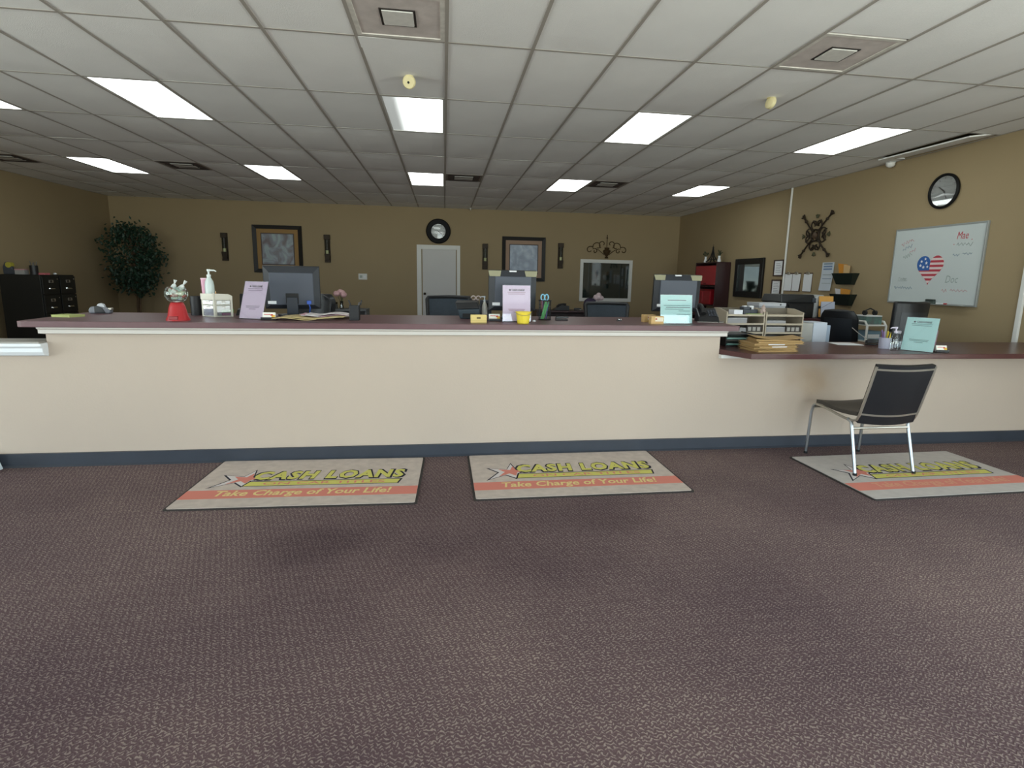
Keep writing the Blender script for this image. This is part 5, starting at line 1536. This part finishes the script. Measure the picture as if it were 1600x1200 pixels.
for k in range(6):
    z = L + .0165 * k
    rz = R([4, -3, 6, -2, -10, -16][k])
    o = thing('kraft_folder', 'tan kraft folder on the lower counter, %s of the pile' % FL[k], 'folder', (2.665 + .012 * k * (k > 3), 4.085 + .02 * (k % 2), z), rz, 'pile of kraft folders')
    sag = [0, 0, .001, .001, .001, .018][k]
    top = MB().sheet(lambda u, v, sag=sag, k=k: (mix(-.185, .185, u), mix(-.12, .14, v), .014 + sag * (abs(u - .45) * 2) ** 1.5), 10, 3, .002).build('cover', M('kraft', 'b08f5c', .75, noise=(6, .1)), o, smooth=True)
    MB().box(-.175, .175, -.112, .13, .003, .0115).build('papers', M('kraft_papers', 'c4ad80' if k % 2 else 'a88a5c', .8), o)
    MB().box(-.185, .185, -.12, .14, 0, .003).build('back_cover', M('kraft', 'b08f5c'), o)
    if k in (2, 3):
        MB().box(-.06, .08, -.114, -.112, .0035, .0113).build('label', m_paper, o)
t = thing('crumpled_tissue', 'white crumpled tissue behind the kraft folders', 'tissue', (2.78, 4.42, L))
q = random.Random(2)
MB().sheet(lambda u, v: (mix(-.06, .06, u), mix(-.05, .05, v), .035 + .03 * math.sin(u * 9) * math.cos(v * 7)), 8, 6, .003).build('tissue', m_paper, t)
MB().lathe([(.05, 0), (.05, .03), (.03, .045)], 10).build('holder', M('tissue_base', 'a59c90', .8), t, smooth=True)
t = pen_cup('clear grey pen cup with yellow and purple pens on the lower counter', (3.85, 4.215, L), .045, .095, M('frosted_cup', 'a6a5b6', .4), [('e4d24a', .15), ('6a4d86', .16), ('8a6aa6', .15), ('3a3a44', .15)], False, None, 9)
MB().box(.012, .034, -.02, .0, .06, .145).build('highlighter', m_yellow, t, bevel=.003)
pump_bottle('clear sanitizer pump bottle left of the mint sign on the lower counter', 3.825, 4.085, L, .032, .20, 'cfd6dc', 'ccc6d6', 'bottle', R(180), True)
t = thing('sanitizer_bottle', 'clear spray bottle beside the mint sign on the lower counter', 'bottle', (3.985, 4.22, L))
MB().lathe([(.03, 0), (.032, .01), (.032, .09), (.014, .12), (.013, .13)], 14).build('body', glass('bottle_clear', 'f4f8fa', .06), t, smooth=True)
MB().box(-.04, .014, -.01, .01, .13, .155).build('sprayer', M('white_cap', 'd3cfdc', .4), t, bevel=.004)
MB().cyl(.029, .012, .06, 14).build('liquid', M('clear_gel', 'd3dde6', .2), t, smooth=True)
sign('mint green notice in a clear stand, turned left, on the lower counter', 3.957, 3.995, R(-58), .228, .29, 'bfe3dc', L, 16)
t = thing('pink_booklet', 'thin pink booklet leaning behind the mint sign on the lower counter', 'booklet', (4.06, 4.02, L), R(-58))
MB().at((0, .03, .005), (R(-16), 0, 0)).box(.0, .06, .0, .004, 0, .18).build('cover', M('pink_booklet', 'b78a9c', .7), t)
MB().at((0, .03, .005), (R(-16), 0, 0)).box(.003, .058, .004, .008, .002, .178).build('pages', m_paper, t)
card_holder('business card holder with white cards right of the mint sign on the lower counter', 4.15, 3.955, R(-8), L, ('ecdfcf', 'c9a25a', 'd48a6a'))
t = thing('paper_sheet', 'white paper sheets on the lower counter before the side on chair', 'papers', (3.72, 4.52, L), R(-10))
MB().box(-.12, .12, -.09, .09, 0, .002).build('sheet', m_paper, t)
MB().at((0, 0, 0), (0, 0, R(8))).box(-.11, .11, -.085, .085, .002, .004).build('sheet', m_paper, t)
t = thing('stapler', 'long black stapler on the lower counter, behind the pen cup', 'stapler', (3.99, 4.45, L), R(-6))
MB().box(-.11, .10, -.02, .02, 0, .012).build('base', m_black, t, bevel=.004)
MB().prism([(-.11, .015), (.10, .02), (.105, .04), (-.08, .055), (-.11, .04)], -.016, .016, 'y').build('arm', m_black, t, bevel=.005)
MB().tube([(-.1, 0, .05), (-.14, .05, .09), (-.2, .09, .15)], .003, 5).build('cable', M('grey_cord', '8f8b86'), t)

# ------------------------------------------------------------------ desk behind the lower counter
D = .74
desk('work_desk', 'dark desk behind the lower counter, carrying the paper sorters', (3.25, 5.17, 0), 1.6, .78, D)
m_sort = M('beige_plastic_sorter', 'b3a793', .5)
def sorter(label, x, y):
    t = thing('paper_sorter', label, 'organizer', (x, y, D), 0, 'beige paper sorters')
    w, d, h = .2, .13, .41
    for s in (-1, 1):
        MB().prism([(-d, 0), (d, 0), (d, h), (d * .2, h), (-d, h - .03)], s * w - (.012 if s > 0 else 0), s * w + (.012 if s < 0 else 0), 'x').build('side_panel', m_sort, t)
    for z in (.0, .085, .17, .255, .34):
        MB().box(-w + .012, w - .012, -d, d, z, z + .01).box(-w + .012, w - .012, -d - .002, -d, z, z + .018).build('shelf', m_sort, t)
    MB().box(-w + .012, w - .012, d - .004, d, .01, h).build('back_panel', M('sorter_back', '6f675a', .6), t)
    for z in (.18, .265):
        lb = MB().box(.02, .17, -d - .004, -d - .0015, z - .075, z - .02).build('label_slot', M('sorter_dark', '3a332f', .6), t)
        for k in range(3):
            MB().box(.03 + k * .047, .062 + k * .047, -d - .006, -d - .004, z - .067, z - .03).build('label_card', M('sorter_card', 'a8a49e', .7), lb)
    return t
SX = (2.895, 3.305)
sorter('beige paper sorter behind the high counter end, left of the pair', SX[0], 4.98)
sorter('beige paper sorter, right of the pair beside the white box', SX[1], 4.98)
names = ['second level', 'third level', 'fourth level']
for i, sx in enumerate(SX):
    for j, z in enumerate((.0955, .1805, .2655)):
        o = thing('paper_stack', 'stack of grey papers on the %s of the %s beige sorter' % (names[j], ('left', 'right')[i]), 'papers', (sx, 4.98, D + z))
        MB().box(-.18, .02, -.12, .11, 0, .03 + .012 * ((i + j) % 3)).build('sheets', M('paper_grey', '9b9a9c', .8), o)
        MB().at((0, 0, 0), (0, 0, R(1.5))).box(-.178, .02, -.118, .108, .03 + .012 * ((i + j) % 3), .032 + .012 * ((i + j) % 3)).build('top_sheet', m_paper, o)
t = thing('white_card_stack', 'bright white card stack on top of the left beige sorter', 'papers', (2.83, 4.93, D + .3505))
MB().box(-.045, .045, -.05, .05, 0, .045).build('cards', M('bright_card', 'e6e8f0', .8), t)
MB().box(-.046, .046, -.051, .051, .045, .047).build('top_card', m_paper, t)
t = thing('desk_caddy', 'black and grey desk caddy on top of the left beige sorter', 'caddy', (3.0, 4.99, D + .3505))
MB().box(-.075, .075, -.04, .04, 0, .05).box(-.075, -.01, -.04, .04, .05, .075).build('body', m_charcoal, t, bevel=.004)
MB().box(-.004, .004, -.042, .042, 0, .07).build('divider', m_black, t)
MB().box(-.06, -.03, -.02, .02, .075, .085).box(.0, .04, -.02, .02, .05, .085).build('slips', m_paper, t)
t = thing('green_folder', 'thin green folder on top of the left beige sorter', 'folder', (3.0, 4.885, D + .3505))
MB().box(-.08, .07, -.025, .02, 0, .012).build('cover', M('green_folder', '8aa05a', .7), t)
MB().box(-.078, .068, -.024, .018, .012, .013).build('label', M('green_folder_top', 'a4b57a', .7), t)
t = thing('figurine', 'small pinkish figurine between the tops of the two beige sorters', 'figurine', (3.10, 4.90, D + .3505))
MB().lathe([(.02, 0), (.03, .01), (.026, .04), (.018, .055), (.022, .07), (.012, .085)], 12).build('body', M('pinkish_ceramic', 'b9a49c', .5), t, smooth=True)
MB().ball((0, 0, .09), .012, 8, 6).build('head', M('pinkish_ceramic', 'b9a49c'), t, smooth=True)
t = thing('file_box', 'grey white storage box standing behind the beige sorters', 'box', (3.42, 5.35, D))
MB().box(-.15, .15, -.10, .12, 0, .42).build('body', M('grey_white_card', 'a9abb0', .7), t, bevel=.004)
MB().box(-.155, .155, -.105, .125, .42, .455).build('lid', M('grey_white_lid', 'b3b5ba', .7), t, bevel=.004)
MB().at((.09, -.1055, .437)).cyl(.008, -.002, 0, 10, 'y').build('button', m_blackm, t)
t = thing('file_box', 'white carton beside the right beige sorter', 'box', (3.70, 5.02, D))
MB().box(-.145, -.03, -.10, .12, 0, .27).build('grey_panel', M('pale_grey_card', 'aaa9a4', .7), t, bevel=.003)
MB().box(-.03, .12, -.105, .12, 0, .28).build('body', M('blue_white_card', 'c6cedb', .7), t, bevel=.003)
MB().box(.12, .17, -.09, .12, 0, .25).build('side_folder', M('pale_blue_card', '9fb0c4', .7), t, bevel=.003)

# printer on its cabinet, envelopes, white rack
t = thing('printer_stand', 'dark red cabinet under the office printer', 'cabinet', (4.72, 6.55, 0))
MB().box(-.42, .42, -.28, .28, .0, .93).build('body', m_wood, t, bevel=.004)
MB().box(-.44, .44, -.30, .30, .93, .96).build('top', M('dark_red_top', '4a1f26', .4), t, bevel=.004)
for s in (-1, 1):
    dr = MB().box(min(s * .01, s * .40), max(s * .01, s * .40), -.295, -.28, .06, .90).build('door', m_wood, t, bevel=.004)
    MB().at((s * .05, -.295, .55)).tube([(0, 0, -.05), (0, -.025, -.045), (0, -.025, .045), (0, 0, .05)], .006, 6).build('handle', m_satin, dr, smooth=True)
t = thing('office_printer', 'large black office printer with white side on the dark red cabinet', 'printer', (4.66, 6.63, .96))
MB().box(-.36, .10, -.22, .22, 0, .20).build('body', m_black, t, bevel=.012)
MB().hexa([(-.38, -.24, .20), (.12, -.24, .20), (.12, .22, .20), (-.38, .22, .20)], [(-.34, -.16, .30), (.10, -.20, .30), (.10, .22, .30), (-.34, .22, .30)]).build('scanner_lid', M('printer_top', '1c1f22', .35), t, bevel=.01)
MB().box(-.26, -.02, -.24, -.22, .07, .17).build('output_slot', m_blackm, t)
MB().box(-.24, -.04, -.28, -.21, .055, .065).build('output_tray', m_charcoal, t, bevel=.003)
MB().prism([(.10, .0), (.33, .03), (.36, .12), (.33, .24), (.22, .30), (.12, .28), (.10, .2)], -.22, .2, 'y').build('side_feeder', M('printer_white', 'a9adae', .5), t, bevel=.015)
MB().box(.05, .10, -.245, -.24, .21, .26).build('control_panel', m_charcoal, t)
t = thing('envelope_holder', 'orange and white envelopes standing beside the office printer', 'envelopes', (4.89, 6.30, .96), R(-8))
MB().box(-.10, .10, -.02, .07, 0, .02).box(-.10, .10, .06, .07, .02, .16).build('holder', m_blackm, t)
MB().at((0, .045, .02), (R(-8), 0, 0)).box(-.095, .09, 0, .006, 0, .27).build('orange_envelope', M('orange_envelope', 'cf9a4c', .7), t)
MB().at((0, .02, .02), (R(-8), 0, 0)).box(-.08, .095, 0, .006, 0, .20).build('white_envelope', M('lilac_paper', 'adb3c4', .7), t)
MB().at((0, .02, .02), (R(-8), 0, 0)).add([(-.08, -.001, .12), (-.07, -.001, .12), (.07, -.001, .20), (.06, -.001, .20)], [(0, 1, 2, 3)]).build('fold_line', m_ink, t)
t = thing('wire_rack', 'white tube rack with boxes between the side on chair and the whiteboard', 'rack', (5.29, 6.12, 0))
for x in (-.10, .16):
    MB().tube([(x, -.14, 0), (x, -.14, .90), (x, -.10, .95), (x, .12, .95), (x, .16, .90), (x, .16, 0)], .014, 8).build('side_frame', m_white, t, smooth=True)
for z in (.30, .50, .70, .90):
    MB().box(-.10, .16, -.13, .15, z, z + .012).build('shelf', m_white, t)
    MB().tube([(-.10, -.14, z + .006), (.16, -.14, z + .006)], .011, 6).build('rail', m_white, t, smooth=True)
for z, c, lb in ((.712, '6f8a9a', 'blue grey paper pack on the upper shelf of the white rack'), (.512, '5f7f8c', 'blue grey paper pack on the middle shelf of the white rack')):
    o = thing('paper_pack', lb, 'box', (5.29 + .03, 6.12, z))
    MB().box(-.10, .10, -.11, .11, 0, .12).build('pack', M('pack_' + c, c, .7), o, bevel=.003)
    MB().box(-.08, .08, -.1108, -.11, .03, .08).build('label', m_paper, o)
o = thing('photo_box', 'box printed in dark red and green on top of the white rack', 'box', (5.325, 6.14, .9125))
MB().box(-.11, .11, -.10, .10, 0, .10).build('body', M('photo_print', '5f4a52', .6, noise=(14, .3), col2='5a8a80'), o, bevel=.002)
MB().box(-.11, .11, -.10, .10, .10, .112).build('lid', m_paper, o)
o = thing('headset', 'black headset lying on the printed box', 'headset', (5.325, 6.12, 1.0245))
MB().tube([(-.07, 0, .02), (-.06, 0, .06), (0, 0, .085), (.06, 0, .06), (.07, 0, .02)], .008, 6).build('band', m_black, o, smooth=True)
for s in (-1, 1):
    MB().at((s * .07, 0, .03)).cyl(.03, -.015, .015, 12, 'x').build('ear_cushion', m_blackm, o, smooth=True)

# white object at the left edge of the photo
t = thing('plastic_box', 'white plastic box on the floor at the far left edge', 'box', (-3.215, 4.03, 0))
MB().hexa([(-.12, -.06, 0), (.12, -.06, 0), (.12, .06, 0), (-.12, .06, 0)], [(-.10, -.05, .10), (.10, -.05, .10), (.10, .05, .10), (-.10, .05, .10)]).build('body', M('cool_white_plastic', 'dfeaf0', .4), t, bevel=.004)
MB().box(-.105, .105, -.055, .055, .10, .118).build('lid', M('cool_white_plastic', 'dfeaf0'), t, bevel=.004)
